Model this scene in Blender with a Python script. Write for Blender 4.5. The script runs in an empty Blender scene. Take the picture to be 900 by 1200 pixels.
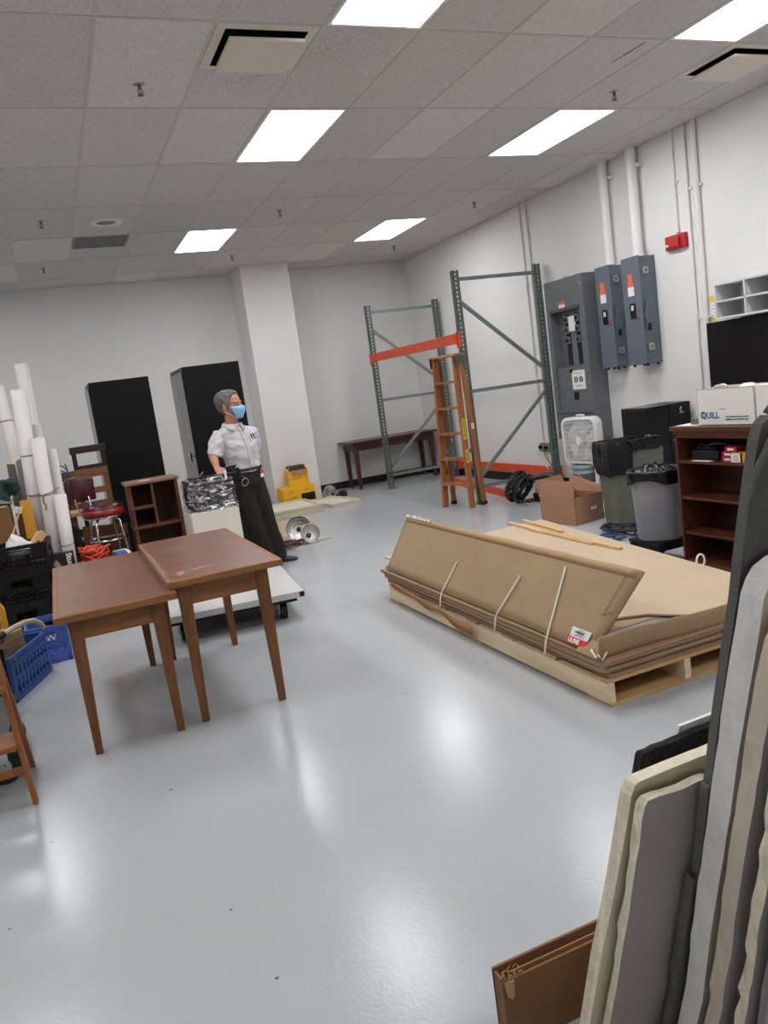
import bpy, bmesh, math, random
from mathutils import Matrix, Vector, noise
R = random.Random(7)
PI = math.pi
S = bpy.context.scene
C = S.collection
S.view_settings.view_transform = 'Standard'
S.view_settings.look = 'None'
S.view_settings.exposure = 0.0
S.view_settings.gamma = 1.0
S.view_settings.use_curve_mapping = False
S.cycles.use_denoising = True
S.cycles.max_bounces = 8
S.cycles.diffuse_bounces = 5
S.cycles.transparent_max_bounces = 12
S.cycles.sample_clamp_indirect = 8.0

def V(*a): return Vector(a)

# ---------------------------------------------------------------- mesh builder
class MB:
    def __init__(s): s.v = []; s.f = []; s.mi = []; s.sm = []
    def add(s, vs, fs, mi=0, smooth=False):
        o = len(s.v); s.v += [Vector(p) for p in vs]
        for f in fs: s.f.append([o + i for i in f]); s.mi.append(mi); s.sm.append(smooth)
        return s
    def hexa(s, p, mi=0):          # 8 points: bottom ring of four, top ring of four
        return s.add(p, [(3,2,1,0),(4,5,6,7),(0,1,5,4),(1,2,6,5),(2,3,7,6),(3,0,4,7)], mi)
    def b(s, x0, x1, y0, y1, z0, z1, mi=0):
        return s.hexa([(x0,y0,z0),(x1,y0,z0),(x1,y1,z0),(x0,y1,z0),(x0,y0,z1),(x1,y0,z1),(x1,y1,z1),(x0,y1,z1)], mi)
    def taper(s, c0, s0, c1, s1, mi=0):   # box from rectangle s0 at c0 to rectangle s1 at c1
        q = []
        for c, z in ((c0, s0), (c1, s1)):
            for a, b in ((-1,-1),(1,-1),(1,1),(-1,1)): q.append((c[0]+a*z[0]/2, c[1]+b*z[1]/2, c[2]))
        return s.hexa(q, mi)
    def bar(s, p0, p1, w, h, up=(0,0,1), mi=0):
        p0 = Vector(p0); p1 = Vector(p1); d = (p1-p0).normalized(); u = Vector(up)
        r = d.cross(u)
        if r.length < 1e-4: r = d.cross(Vector((1,0,0)))
        r.normalize(); u = r.cross(d).normalized()
        q = []
        for p in (p0, p1):
            for a, b in ((-1,-1),(1,-1),(1,1),(-1,1)): q.append(p + r*(a*w/2) + u*(b*h/2))
        return s.hexa(q, mi)
    def tube(s, pts, r, n=8, closed=False, mi=0, cap=True):
        pts = [Vector(p) for p in pts]; m = len(pts); vs = []; fs = []
        rr = r if isinstance(r, (list, tuple)) else [r]*m
        prev = None
        for i, p in enumerate(pts):
            if closed: t = (pts[(i+1) % m] - pts[i-1])
            else: t = pts[min(i+1, m-1)] - pts[max(i-1, 0)]
            t = t.normalized() if t.length > 1e-9 else Vector((0,0,1))
            if prev is None:
                a = t.cross(Vector((0,0,1)))
                if a.length < .1: a = t.cross(Vector((1,0,0)))
            else: a = prev - t*prev.dot(t)
            if a.length < 1e-6: a = t.orthogonal()
            a.normalize(); prev = a; b = t.cross(a)
            for k in range(n):
                th = 2*PI*k/n; vs.append(p + (a*math.cos(th) + b*math.sin(th))*rr[i])
        for i in range(m if closed else m-1):
            j = (i+1) % m
            for k in range(n):
                fs.append((i*n+k, i*n+(k+1) % n, j*n+(k+1) % n, j*n+k))
        s.add(vs, fs, mi, True)
        if cap and not closed:
            s.add(vs[:n], [tuple(range(n))[::-1]], mi); s.add(vs[-n:], [tuple(range(n))], mi)
        return s
    def cyl(s, p0, p1, r0, r1=None, n=24, mi=0):
        return s.tube([p0, p1], [r0, r0 if r1 is None else r1], n, mi=mi)
    def lathe(s, prof, n=32, M=None, mi=0, smooth=True):
        vs = []; fs = []; m = len(prof)
        for (r, z) in prof:
            for k in range(n):
                th = 2*PI*k/n; p = Vector((r*math.cos(th), r*math.sin(th), z)); vs.append(M @ p if M else p)
        for i in range(m-1):
            for k in range(n): fs.append((i*n+k, i*n+(k+1) % n, (i+1)*n+(k+1) % n, (i+1)*n+k))
        return s.add(vs, fs, mi, smooth)
    def prism(s, poly, ext, mi=0):
        e = Vector(ext); p = [Vector(q) for q in poly]; n = len(p)
        fs = [tuple(range(n))[::-1], tuple(range(n, 2*n))] + [(i, (i+1) % n, n+(i+1) % n, n+i) for i in range(n)]
        return s.add(p + [q+e for q in p], fs, mi)
    def loft(s, rings, cap=True, mi=0, smooth=True):
        n = len(rings[0]); vs = [p for r in rings for p in r]; fs = []
        for i in range(len(rings)-1):
            for k in range(n): fs.append((i*n+k, i*n+(k+1) % n, (i+1)*n+(k+1) % n, (i+1)*n+k))
        s.add(vs, fs, mi, smooth)
        if cap:
            s.add(rings[0], [tuple(range(n))[::-1]], mi, smooth); s.add(rings[-1], [tuple(range(n))], mi, smooth)
        return s
    def ball(s, c, r, n=16, m=10, M=None, mi=0):
        r = r if isinstance(r, (list, tuple)) else (r, r, r); c = Vector(c)
        rings = []
        for i in range(m+1):
            ph = -PI/2 + PI*i/m; rings.append([])
            for k in range(n):
                th = 2*PI*k/n
                p = Vector((r[0]*math.cos(ph)*math.cos(th), r[1]*math.cos(ph)*math.sin(th), r[2]*math.sin(ph)))
                rings[-1].append(c + (M @ p if M else p))
        return s.loft(rings, True, mi)
    def sheet(s, g, t=0.0, mi=0, smooth=True):      # grid of points, optional thickness along the normal
        a = len(g); b = len(g[0]); vs = [Vector(p) for r in g for p in r]
        fs = [(i*b+j, i*b+j+1, (i+1)*b+j+1, (i+1)*b+j) for i in range(a-1) for j in range(b-1)]
        if not t: return s.add(vs, fs, mi, smooth)
        nv = []
        for i in range(a):
            for j in range(b):
                u = Vector(g[min(i+1, a-1)][j]) - Vector(g[max(i-1, 0)][j]); w = Vector(g[i][min(j+1, b-1)]) - Vector(g[i][max(j-1, 0)])
                nn = u.cross(w); nn = nn.normalized() if nn.length > 1e-9 else Vector((0,0,1))
                nv.append(Vector(g[i][j]) + nn*t)
        N = a*b
        fs2 = [tuple(N+i for i in f[::-1]) for f in fs]
        rim = [(i, 0) for i in range(a)] + [(a-1, j) for j in range(1, b)] + [(i, b-1) for i in range(a-2, -1, -1)] + [(0, j) for j in range(b-2, 0, -1)]
        id_ = [i*b+j for i, j in rim]; L = len(id_)
        fs3 = [(id_[k], id_[(k+1) % L], N+id_[(k+1) % L], N+id_[k]) for k in range(L)]
        return s.add(vs + nv, fs + fs2 + fs3, mi, smooth)
    def xf(s, M): s.v = [M @ p for p in s.v]; return s
    def mesh(s, name, mats):
        me = bpy.data.meshes.new(name); me.from_pydata([tuple(p) for p in s.v], [], s.f)
        for m in (mats if isinstance(mats, (list, tuple)) else [mats]): me.materials.append(m)
        for p, mi, sm in zip(me.polygons, s.mi, s.sm): p.material_index = mi; p.use_smooth = sm
        bm = bmesh.new(); bm.from_mesh(me); bmesh.ops.recalc_face_normals(bm, faces=bm.faces); bm.to_mesh(me); bm.free()
        me.update(); return me

WM = {}
def tagit(o, label=None, cat=None, group=None, kind=None):
    if label: o['label'] = label
    if cat: o['category'] = cat
    if group: o['group'] = group
    if kind: o['kind'] = kind
    return o
def thing(name, label, cat, loc=(0,0,0), rz=0, group=None):
    o = bpy.data.objects.new(name, None); C.objects.link(o); o.empty_display_size = .1
    o.location = loc; o.rotation_euler = (0, 0, rz); WM[o] = Matrix.Translation(loc) @ Matrix.Rotation(rz, 4, 'Z')
    return tagit(o, label, cat, group)
def bevel(o, w, seg=2):
    m = o.modifiers.new('bevel', 'BEVEL'); m.width = w; m.segments = seg; m.limit_method = 'ANGLE'; m.angle_limit = math.radians(40)
    return o
def part(name, mb, m, par, world=False, bev=0, seg=2, label=None, kind=None):
    W = WM[par]
    if world: mb.xf(W.inverted())
    o = bpy.data.objects.new(name, mb.mesh(name, m)); C.objects.link(o); o.parent = par; WM[o] = W
    if bev: bevel(o, bev, seg)
    return tagit(o, label, kind=kind)
def solo(name, mb, m, label, cat, group=None, bev=0, seg=2, kind=None):
    xs = [p.x for p in mb.v]; ys = [p.y for p in mb.v]; z = min(p.z for p in mb.v)
    loc = Vector(((min(xs)+max(xs))/2, (min(ys)+max(ys))/2, z)); W = Matrix.Translation(loc); mb.xf(W.inverted())
    o = bpy.data.objects.new(name, mb.mesh(name, m)); C.objects.link(o); o.location = loc; WM[o] = W
    if bev: bevel(o, bev, seg)
    return tagit(o, label, cat, group, kind)
def struct(name, mb, m, bev=0):
    o = bpy.data.objects.new(name, mb.mesh(name, m)); C.objects.link(o); o['kind'] = 'structure'; WM[o] = Matrix.Identity(4)
    if bev: bevel(o, bev)
    return o
def dup(root, loc, rz=None, label=None, group=None):
    r = root.copy(); C.objects.link(r); r.location = loc
    if rz is not None: r.rotation_euler = (0, 0, rz)
    if label: r['label'] = label
    if group: r['group'] = group
    WM[r] = Matrix.Translation(loc) @ Matrix.Rotation(r.rotation_euler[2], 4, 'Z')
    def rec(a, b):
        for ch in [o for o in C.objects if o.parent == a]:
            c = ch.copy(); C.objects.link(c); c.parent = b; rec(ch, c)
    rec(root, r)
    return r
def lettering(name, s, size, origin, right, up, m, par, world=True, align='LEFT', ext=.0004, bold=0.0):
    cu = bpy.data.curves.new(name, 'FONT'); cu.body = s; cu.size = size; cu.extrude = ext; cu.align_x = align; cu.offset = bold
    tmp = bpy.data.objects.new(name, cu); C.objects.link(tmp); dg = bpy.context.evaluated_depsgraph_get(); dg.update()
    me = bpy.data.meshes.new_from_object(tmp.evaluated_get(dg)); bpy.data.objects.remove(tmp); bpy.data.curves.remove(cu)
    me.name = name; me.materials.clear(); me.materials.append(m)
    o = bpy.data.objects.new(name, me); C.objects.link(o)
    r = Vector(right).normalized(); u = Vector(up); u = (u - r*u.dot(r)).normalized(); n = r.cross(u)
    M = Matrix(((r.x,u.x,n.x,origin[0]),(r.y,u.y,n.y,origin[1]),(r.z,u.z,n.z,origin[2]),(0,0,0,1)))
    o.parent = par
    o.matrix_local = (WM[par].inverted() @ M) if world else M
    return o

def remesh(mb, vox, smooth=4):
    ob = bpy.data.objects.new('tmp', mb.mesh('tmp', [])); C.objects.link(ob)
    r = ob.modifiers.new('r', 'REMESH'); r.mode = 'VOXEL'; r.voxel_size = vox
    s = ob.modifiers.new('s', 'SMOOTH'); s.factor = .5; s.iterations = smooth
    dg = bpy.context.evaluated_depsgraph_get(); dg.update()
    me = bpy.data.meshes.new_from_object(ob.evaluated_get(dg)); old = ob.data
    bpy.data.objects.remove(ob); bpy.data.meshes.remove(old)
    for p in me.polygons: p.use_smooth = True
    return me
def wrinkle(me, amp, fx, fz, seed):
    nn = [v.normal.copy() for v in me.vertices]
    for v, nv in zip(me.vertices, nn):
        p = v.co.copy(); n = noise.noise(V(p.x*fx+seed, p.y*fx, p.z*fz)) + .5*noise.noise(V(p.x*fx*2.3, p.y*fx*2.3+seed, p.z*fz*2.1))
        v.co = p + nv*(amp*n)
    return me
def lump(name, mb, m, label, cat, vox, amp, f1, f2, seed):      # soft crumpled thing: remeshed, wrinkled, one mesh
    me = wrinkle(remesh(mb, vox, 3), amp, f1, f2, seed)
    xs = [v.co for v in me.vertices]; loc = Vector(((min(p.x for p in xs)+max(p.x for p in xs))/2, (min(p.y for p in xs)+max(p.y for p in xs))/2, min(p.z for p in xs)))
    me.transform(Matrix.Translation(-loc)); me.name = name; me.materials.clear(); me.materials.append(m)
    o = bpy.data.objects.new(name, me); C.objects.link(o); o.location = loc; WM[o] = Matrix.Translation(loc)
    return tagit(o, label, cat)

# ---------------------------------------------------------------- materials
def lin(c): 
    c /= 255.0
    return c/12.92 if c <= .04045 else ((c+.055)/1.055)**2.4
def col(r, g, b): return (lin(r), lin(g), lin(b), 1)
def base(name):
    m = bpy.data.materials.new(name); m.use_nodes = True; nt = m.node_tree
    return m, nt, nt.nodes['Principled BSDF']
def mat(name, rgb, rough=.6, metal=0, spec=.5, var=0, vscale=8, stretch=(1,1,1), bump=0, bscale=40, rgb2=None, detail=4, coat=0, rvar=0):
    m, nt, p = base(name); N = nt.nodes; L = nt.links
    c = col(*rgb); p.inputs['Base Color'].default_value = c; p.inputs['Roughness'].default_value = rough
    p.inputs['Metallic'].default_value = metal; p.inputs['Specular IOR Level'].default_value = spec
    if coat: p.inputs['Coat Weight'].default_value = coat; p.inputs['Coat Roughness'].default_value = .15
    if var or bump or rvar:
        tc = N.new('ShaderNodeTexCoord'); mp = N.new('ShaderNodeMapping'); mp.inputs['Scale'].default_value = stretch
        L.new(tc.outputs['Object'], mp.inputs['Vector'])
    if var:
        n = N.new('ShaderNodeTexNoise'); n.inputs['Scale'].default_value = vscale; n.inputs['Detail'].default_value = detail
        L.new(mp.outputs[0], n.inputs['Vector'])
        r = N.new('ShaderNodeValToRGB'); r.color_ramp.elements[0].position = .3; r.color_ramp.elements[1].position = .7
        if rgb2: r.color_ramp.elements[0].color = col(*rgb2); r.color_ramp.elements[1].color = c
        else:
            r.color_ramp.elements[0].color = tuple(x*(1-var) for x in c[:3]) + (1,)
            r.color_ramp.elements[1].color = tuple(min(1, x*(1+var)) for x in c[:3]) + (1,)
        L.new(n.outputs[0], r.inputs[0]); L.new(r.outputs[0], p.inputs['Base Color'])
    if rvar:
        n3 = N.new('ShaderNodeTexNoise'); n3.inputs['Scale'].default_value = vscale; L.new(mp.outputs[0], n3.inputs['Vector'])
        mr = N.new('ShaderNodeMapRange'); mr.inputs[3].default_value = max(.02, rough-rvar); mr.inputs[4].default_value = rough+rvar
        L.new(n3.outputs[0], mr.inputs[0]); L.new(mr.outputs[0], p.inputs['Roughness'])
    if bump:
        n2 = N.new('ShaderNodeTexNoise'); n2.inputs['Scale'].default_value = bscale; n2.inputs['Detail'].default_value = 3
        L.new(mp.outputs[0], n2.inputs['Vector'])
        bp = N.new('ShaderNodeBump'); bp.inputs['Strength'].default_value = bump; bp.inputs['Distance'].default_value = .01
        L.new(n2.outputs[0], bp.inputs['Height']); L.new(bp.outputs[0], p.inputs['Normal'])
    return m
def wood(name, rgb, rgb2, axis='Y', rough=.45, scale=14, spec=.4):
    st = {'X': (.12,1,1), 'Y': (1,.12,1), 'Z': (1,1,.12)}[axis]
    return mat(name, rgb, rough, 0, spec, var=.3, vscale=scale, stretch=st, rgb2=rgb2, detail=8, bump=.05, bscale=scale*3, rvar=.08)
def emit(name, rgb, s):
    m, nt, p = base(name); nt.nodes.remove(p); e = nt.nodes.new('ShaderNodeEmission')
    e.inputs[0].default_value = col(*rgb); e.inputs[1].default_value = s
    nt.links.new(e.outputs[0], nt.nodes['Material Output'].inputs[0]); return m

M = {}
M['wall'] = mat('painted_wall', (222,220,218), .75, spec=.25, var=.02, vscale=1.5, bump=.08, bscale=90)
M['pillar'] = mat('painted_pillar', (226,223,221), .75, spec=.25, var=.02, vscale=1.5, bump=.08, bscale=90)
M['black_trim'] = mat('black_vinyl', (22,21,22), .5)
M['tbar'] = mat('ceiling_bar', (196,189,181), .6)
M['cream_metal'] = mat('cream_metal', (214,205,190), .5)
M['white_plastic'] = mat('white_plastic', (226,225,222), .4)
M['dark_gap'] = mat('dark_gap', (14,13,12), .9)
M['steel'] = mat('steel', (170,170,168), .3, metal=.9)
M['chrome'] = mat('chrome', (205,205,205), .12, metal=1)
M['brass'] = mat('dull_brass', (120,105,85), .4, metal=.8)
M['panel_gray'] = mat('panel_grey_paint', (98,102,106), .45, var=.04, vscale=5)
M['switch_gray'] = mat('switch_grey_paint', (92,101,112), .4, var=.04, vscale=5)
M['recess_gray'] = mat('recess_grey_paint', (72,75,78), .5)
M['black'] = mat('black_plastic', (13,13,14), .4, spec=.35)
M['soft_black'] = mat('soft_black', (25,24,25), .7, var=.2, vscale=20)
M['black_gloss'] = mat('black_gloss', (12,12,13), .22)
M['black_cab'] = mat('black_enamel', (9,9,10), .42, spec=.25)
M['paper'] = mat('white_paper', (228,226,222), .8)
M['paper_roll'] = mat('rolled_paper', (212,208,205), .75, var=.02, vscale=4)
M['orange_sticker'] = mat('orange_sticker', (226,104,58), .5)
M['red'] = mat('red_plastic', (176,28,32), .35)
M['red_dark'] = mat('red_card', (160,32,48), .5)
M['green_metal'] = mat('rack_green', (88,102,95), .45, var=.12, vscale=30)
M['green_light'] = mat('rack_brace', (112,124,118), .45, var=.08, vscale=20)
M['orange_metal'] = mat('rack_orange', (214,78,40), .45, var=.06, vscale=12)
M['ladder'] = wood('ladder_wood', (174,112,70), (144,88,52), 'Z', .5, 16)
M['ladder_top'] = wood('ladder_top_wood', (200,150,96), (170,116,66), 'X', .5, 16)
M['yellow'] = mat('yellow_label', (226,196,40), .5)
M['table_top'] = mat('table_linoleum', (126,86,68), .34, var=.12, vscale=5, rgb2=(112,74,58), rvar=.1)
M['oak'] = wood('oak', (154,102,58), (116,72,38), 'X', .42, 22)
M['oak_leg'] = wood('oak_leg', (136,84,46), (98,60,32), 'Z', .42, 22)
M['old_oak'] = wood('old_oak', (112,68,42), (82,46,26), 'X', .55, 18)
M['old_oak_top'] = wood('worn_oak', (150,118,96), (110,78,58), 'X', .6, 14)
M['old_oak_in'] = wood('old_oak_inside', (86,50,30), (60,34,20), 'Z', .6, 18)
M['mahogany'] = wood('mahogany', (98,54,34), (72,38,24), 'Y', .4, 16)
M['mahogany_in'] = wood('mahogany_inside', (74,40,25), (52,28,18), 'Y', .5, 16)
M['dark_wood'] = wood('dark_table_wood', (84,52,42), (60,36,30), 'X', .45, 14)
M['dark_wood_top'] = wood('dark_table_top', (92,62,52), (70,46,38), 'X', .35, 14)
M['chair_dark'] = wood('dark_chair_wood', (52,36,32), (38,26,24), 'X', .5, 16)
M['chair_brown'] = wood('brown_chair_wood', (130,84,52), (98,60,36), 'X', .5, 16)
M['pine'] = wood('pine', (234,216,184), (212,186,146), 'Y', .6, 18)
M['pine_x'] = wood('pine_cross', (204,172,126), (176,138,92), 'X', .6, 18)
M['slat'] = wood('slat_wood', (226,192,142), (204,160,108), 'Y', .5, 20)
M['easel'] = wood('easel_wood', (156,96,50), (124,72,36), 'Z', .5, 18)
M['card'] = mat('cardboard', (164,138,104), .8, var=.05, vscale=3, bump=.04, bscale=60)
M['card_light'] = mat('cardboard_lid', (190,168,140), .8, var=.04, vscale=3, bump=.04, bscale=60)
M['card_dark'] = mat('cardboard_flat', (160,130,98), .8, var=.06, vscale=3, stretch=(1,1,6))
M['card_tape'] = mat('paper_tape', (166,132,90), .6)
M['kraft'] = mat('kraft_paper', (152,104,66), .8, var=.1, vscale=4)
M['card_red'] = mat('reddish_cardboard', (166,122,96), .8, var=.05, vscale=4)
M['card_shade'] = mat('brown_cardboard', (122,84,50), .8, var=.08, vscale=4, bump=.05, bscale=40)
M['strap'] = mat('white_strap', (236,230,214), .5)
M['bin_gray'] = mat('bin_grey', (138,138,142), .5)
M['bin_green'] = mat('bin_green', (100,103,90), .5, var=.04, vscale=4)
M['liner'] = mat('bin_liner', (12,12,13), .25, spec=.4, bump=.9, bscale=22)
M['bucket'] = mat('bucket_grey', (132,140,148), .4)
M['blue'] = mat('blue_plastic', (22,76,150), .4)
M['blue2'] = mat('periwinkle_plastic', (74,100,180), .4)
M['cable'] = mat('black_cable', (22,22,24), .45)
M['cable_blue'] = mat('blue_cable', (50,74,120), .45)
M['cable_gray'] = mat('grey_cable', (120,120,124), .45)
M['cable_orange'] = mat('orange_cable', (212,72,40), .45)
M['cable_brown'] = mat('brown_cable', (74,48,40), .5)
M['box_yellow'] = mat('yellow_card', (240,178,24), .55, var=.04, vscale=6)
M['envelope'] = mat('ochre_card', (206,146,40), .7, var=.06, vscale=6)
M['alu'] = mat('spun_aluminium', (196,194,190), .3, metal=.85)
M['alu_in'] = mat('satin_reflector', (214,212,206), .4, metal=.5)
M['frame_cream'] = mat('cream_frame', (206,196,170), .6)
M['frame_mid'] = mat('cream_board', (216,209,190), .7)
M['burgundy'] = mat('burgundy_vinyl', (70,22,32), .3, var=.1, vscale=20)
M['burgundy_side'] = mat('red_vinyl', (140,28,36), .35)
M['cart_white'] = mat('white_laminate', (202,199,197), .4, var=.02)
M['skin'] = mat('skin', (196,136,112), .55, var=.06, vscale=30)
M['shirt'] = mat('white_shirt', (208,206,208), .9, bump=.9, bscale=9)
M['trousers'] = mat('dark_trousers', (32,26,23), .9, bump=.2, bscale=10)
M['hair'] = mat('grey_hair', (104,98,92), .6, var=.5, vscale=60, stretch=(1,1,.2), bump=.5, bscale=80)
M['mask'] = mat('blue_mask', (142,196,222), .8)
M['shoe'] = mat('dark_shoe', (38,30,28), .4)
M['belt'] = mat('black_leather', (20,19,19), .4)
M['badge'] = mat('red_badge', (206,62,52), .5)
M['eye'] = mat('eye', (40,34,30), .2)
M['felt'] = mat('grey_felt', (98,98,94), .95, spec=.1, var=.12, vscale=6, bump=.4, bscale=120)
M['board_cream'] = mat('cream_board_face', (218,207,178), .8, var=.05, vscale=5)
M['board_torn'] = mat('torn_paper_edge', (220,210,186), .9, var=.1, vscale=25, bump=.6, bscale=50)
M['board_gray'] = mat('grey_board_face', (166,158,153), .8, var=.05, vscale=4)
M['board_white'] = mat('white_board_edge', (212,210,206), .8, var=.06, vscale=12, bump=.4, bscale=30)
M['board_beige'] = mat('beige_board_face', (196,182,164), .8, var=.05, vscale=5)
M['foam_black'] = mat('black_foam', (26,26,27), .9, bump=.8, bscale=60)
M['quill_blue'] = mat('blue_ink', (24,70,130), .5)
M['ink'] = mat('black_ink', (26,26,28), .6)
M['white_ink'] = mat('white_ink', (236,234,230), .6)
M['ink_red'] = mat('red_ink', (206,44,40), .5)
M['gold_box'] = mat('gold_card', (206,150,40), .5)
M['black_door'] = mat('black_glossy_door', (14,14,15), .2, spec=.6)
M['tv'] = mat('tv_screen', (22,20,21), .25)
M['cubby'] = mat('white_melamine', (206,206,206), .5)
M['gray_panel'] = mat('grey_panel', (128,126,126), .6)
M['taupe_panel'] = mat('taupe_panel', (108,98,84), .7)
M['green_cloth'] = mat('dark_green_cloth', (24,50,46), .8, var=.3, vscale=12, bump=.4, bscale=20)
M['bag_white'] = mat('white_plastic_bag', (220,216,214), .3, bump=1, bscale=16)
M['tube_cream'] = mat('cream_hose', (176,166,146), .5)
M['rubber'] = mat('black_rubber', (24,24,25), .6)
M['wrap_dark'] = mat('black_equipment', (26,26,29), .35)
M['pedestal'] = mat('cream_pedestal', (216,210,196), .6)
M['gray_plate'] = mat('pale_board', (188,184,180), .7)
M['tan_block'] = wood('tan_block', (196,160,112), (166,128,84), 'X', .6, 14)
M['maroon_box'] = mat('maroon_card', (52,26,26), .5)
M['lamp'] = emit('light_diffuser', (252,253,255), 18.5)
M['breaker'] = mat('breaker_black', (30,30,31), .4)

def floor_mat():
    m, nt, p = base('epoxy_floor'); N = nt.nodes; L = nt.links
    tc = N.new('ShaderNodeTexCoord')
    n = N.new('ShaderNodeTexNoise'); n.inputs['Scale'].default_value = .9; n.inputs['Detail'].default_value = 6; L.new(tc.outputs['Object'], n.inputs['Vector'])
    r = N.new('ShaderNodeValToRGB'); r.color_ramp.elements[0].position = .3; r.color_ramp.elements[1].position = .7
    r.color_ramp.elements[0].color = col(172,174,176); r.color_ramp.elements[1].color = col(180,182,184); L.new(n.outputs[0], r.inputs[0])
    # small scuffs and specks of dirt
    v = N.new('ShaderNodeTexVoronoi'); v.inputs['Scale'].default_value = 4.6; v.inputs['Randomness'].default_value = 1; L.new(tc.outputs['Object'], v.inputs['Vector'])
    r2 = N.new('ShaderNodeValToRGB'); r2.color_ramp.elements[0].position = .020; r2.color_ramp.elements[1].position = .034
    r2.color_ramp.elements[0].color = (1,1,1,1); r2.color_ramp.elements[1].color = (0,0,0,1); L.new(v.outputs['Distance'], r2.inputs[0])
    v2 = N.new('ShaderNodeTexVoronoi'); v2.inputs['Scale'].default_value = 11; L.new(tc.outputs['Object'], v2.inputs['Vector'])
    r3 = N.new('ShaderNodeValToRGB'); r3.color_ramp.elements[0].position = .016; r3.color_ramp.elements[1].position = .030
    r3.color_ramp.elements[0].color = (.7,.7,.7,1); r3.color_ramp.elements[1].color = (0,0,0,1); L.new(v2.outputs['Distance'], r3.inputs[0])
    m0 = N.new('ShaderNodeMix'); m0.data_type = 'RGBA'; L.new(r3.outputs[0], m0.inputs['Factor']); L.new(r.outputs[0], m0.inputs['A']); m0.inputs['B'].default_value = col(204,204,202)
    mx = N.new('ShaderNodeMix'); mx.data_type = 'RGBA'; L.new(r2.outputs[0], mx.inputs['Factor']); L.new(m0.outputs['Result'], mx.inputs['A']); mx.inputs['B'].default_value = col(92,86,82)
    L.new(mx.outputs['Result'], p.inputs['Base Color'])
    n2 = N.new('ShaderNodeTexNoise'); n2.inputs['Scale'].default_value = 2.2; n2.inputs['Detail'].default_value = 5; L.new(tc.outputs['Object'], n2.inputs['Vector'])
    mr = N.new('ShaderNodeMapRange'); mr.inputs[3].default_value = .14; mr.inputs[4].default_value = .23; L.new(n2.outputs[0], mr.inputs[0]); L.new(mr.outputs[0], p.inputs['Roughness'])
    n3 = N.new('ShaderNodeTexNoise'); n3.inputs['Scale'].default_value = 70; n3.inputs['Detail'].default_value = 4; L.new(tc.outputs['Object'], n3.inputs['Vector'])
    b = N.new('ShaderNodeBump'); b.inputs['Strength'].default_value = .035; b.inputs['Distance'].default_value = .02; L.new(n3.outputs[0], b.inputs['Height']); L.new(b.outputs[0], p.inputs['Normal'])
    p.inputs['Specular IOR Level'].default_value = .27
    return m
M['floor'] = floor_mat()
def tile_mat():
    m, nt, p = base('ceiling_tile'); N = nt.nodes; L = nt.links
    tc = N.new('ShaderNodeTexCoord'); at = N.new('ShaderNodeAttribute'); at.attribute_name = 'tint'
    n = N.new('ShaderNodeTexNoise'); n.inputs['Scale'].default_value = 70; n.inputs['Detail'].default_value = 2; L.new(tc.outputs['Object'], n.inputs['Vector'])
    r = N.new('ShaderNodeValToRGB'); r.color_ramp.elements[0].position = .33; r.color_ramp.elements[1].position = .42
    r.color_ramp.elements[0].color = (.82,.80,.78,1); r.color_ramp.elements[1].color = (1,1,1,1); L.new(n.outputs[0], r.inputs[0])
    mx = N.new('ShaderNodeMix'); mx.data_type = 'RGBA'; mx.blend_type = 'MULTIPLY'; mx.inputs['Factor'].default_value = 1
    L.new(at.outputs['Color'], mx.inputs['A']); L.new(r.outputs[0], mx.inputs['B'])
    # sooty speckles blown onto the tiles beside the first air vent
    n2 = N.new('ShaderNodeTexNoise'); n2.inputs['Scale'].default_value = 120; n2.inputs['Detail'].default_value = 1; L.new(tc.outputs['Object'], n2.inputs['Vector'])
    mk = None
    for c, rad in (((1.95,4.72,3.58), .42), ((1.55,5.12,3.58), .38), ((5.0,4.3,3.58), .35)):
        d = N.new('ShaderNodeVectorMath'); d.operation = 'DISTANCE'; L.new(tc.outputs['Object'], d.inputs[0]); d.inputs[1].default_value = c
        mr = N.new('ShaderNodeMapRange'); mr.inputs[1].default_value = 0; mr.inputs[2].default_value = rad; mr.inputs[3].default_value = .14; mr.inputs[4].default_value = 0; L.new(d.outputs['Value'], mr.inputs[0])
        if mk is None: mk = mr.outputs[0]
        else:
            ad = N.new('ShaderNodeMath'); ad.operation = 'MAXIMUM'; L.new(mk, ad.inputs[0]); L.new(mr.outputs[0], ad.inputs[1]); mk = ad.outputs[0]
    a2 = N.new('ShaderNodeMath'); L.new(n2.outputs[0], a2.inputs[0]); L.new(mk, a2.inputs[1])
    r5 = N.new('ShaderNodeMapRange'); r5.inputs[1].default_value = .68; r5.inputs[2].default_value = .73; r5.inputs[3].default_value = 0; r5.inputs[4].default_value = .55; L.new(a2.outputs[0], r5.inputs[0])
    m2 = N.new('ShaderNodeMix'); m2.data_type = 'RGBA'; L.new(r5.outputs[0], m2.inputs['Factor']); L.new(mx.outputs['Result'], m2.inputs['A']); m2.inputs['B'].default_value = (.05,.045,.04,1)
    L.new(m2.outputs['Result'], p.inputs['Base Color'])
    p.inputs['Roughness'].default_value = .9; p.inputs['Specular IOR Level'].default_value = .15
    b = N.new('ShaderNodeBump'); b.inputs['Strength'].default_value = .2; b.inputs['Distance'].default_value = .004; L.new(n.outputs[0], b.inputs['Height']); L.new(b.outputs[0], p.inputs['Normal'])
    return m
M['tile'] = tile_mat()
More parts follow.
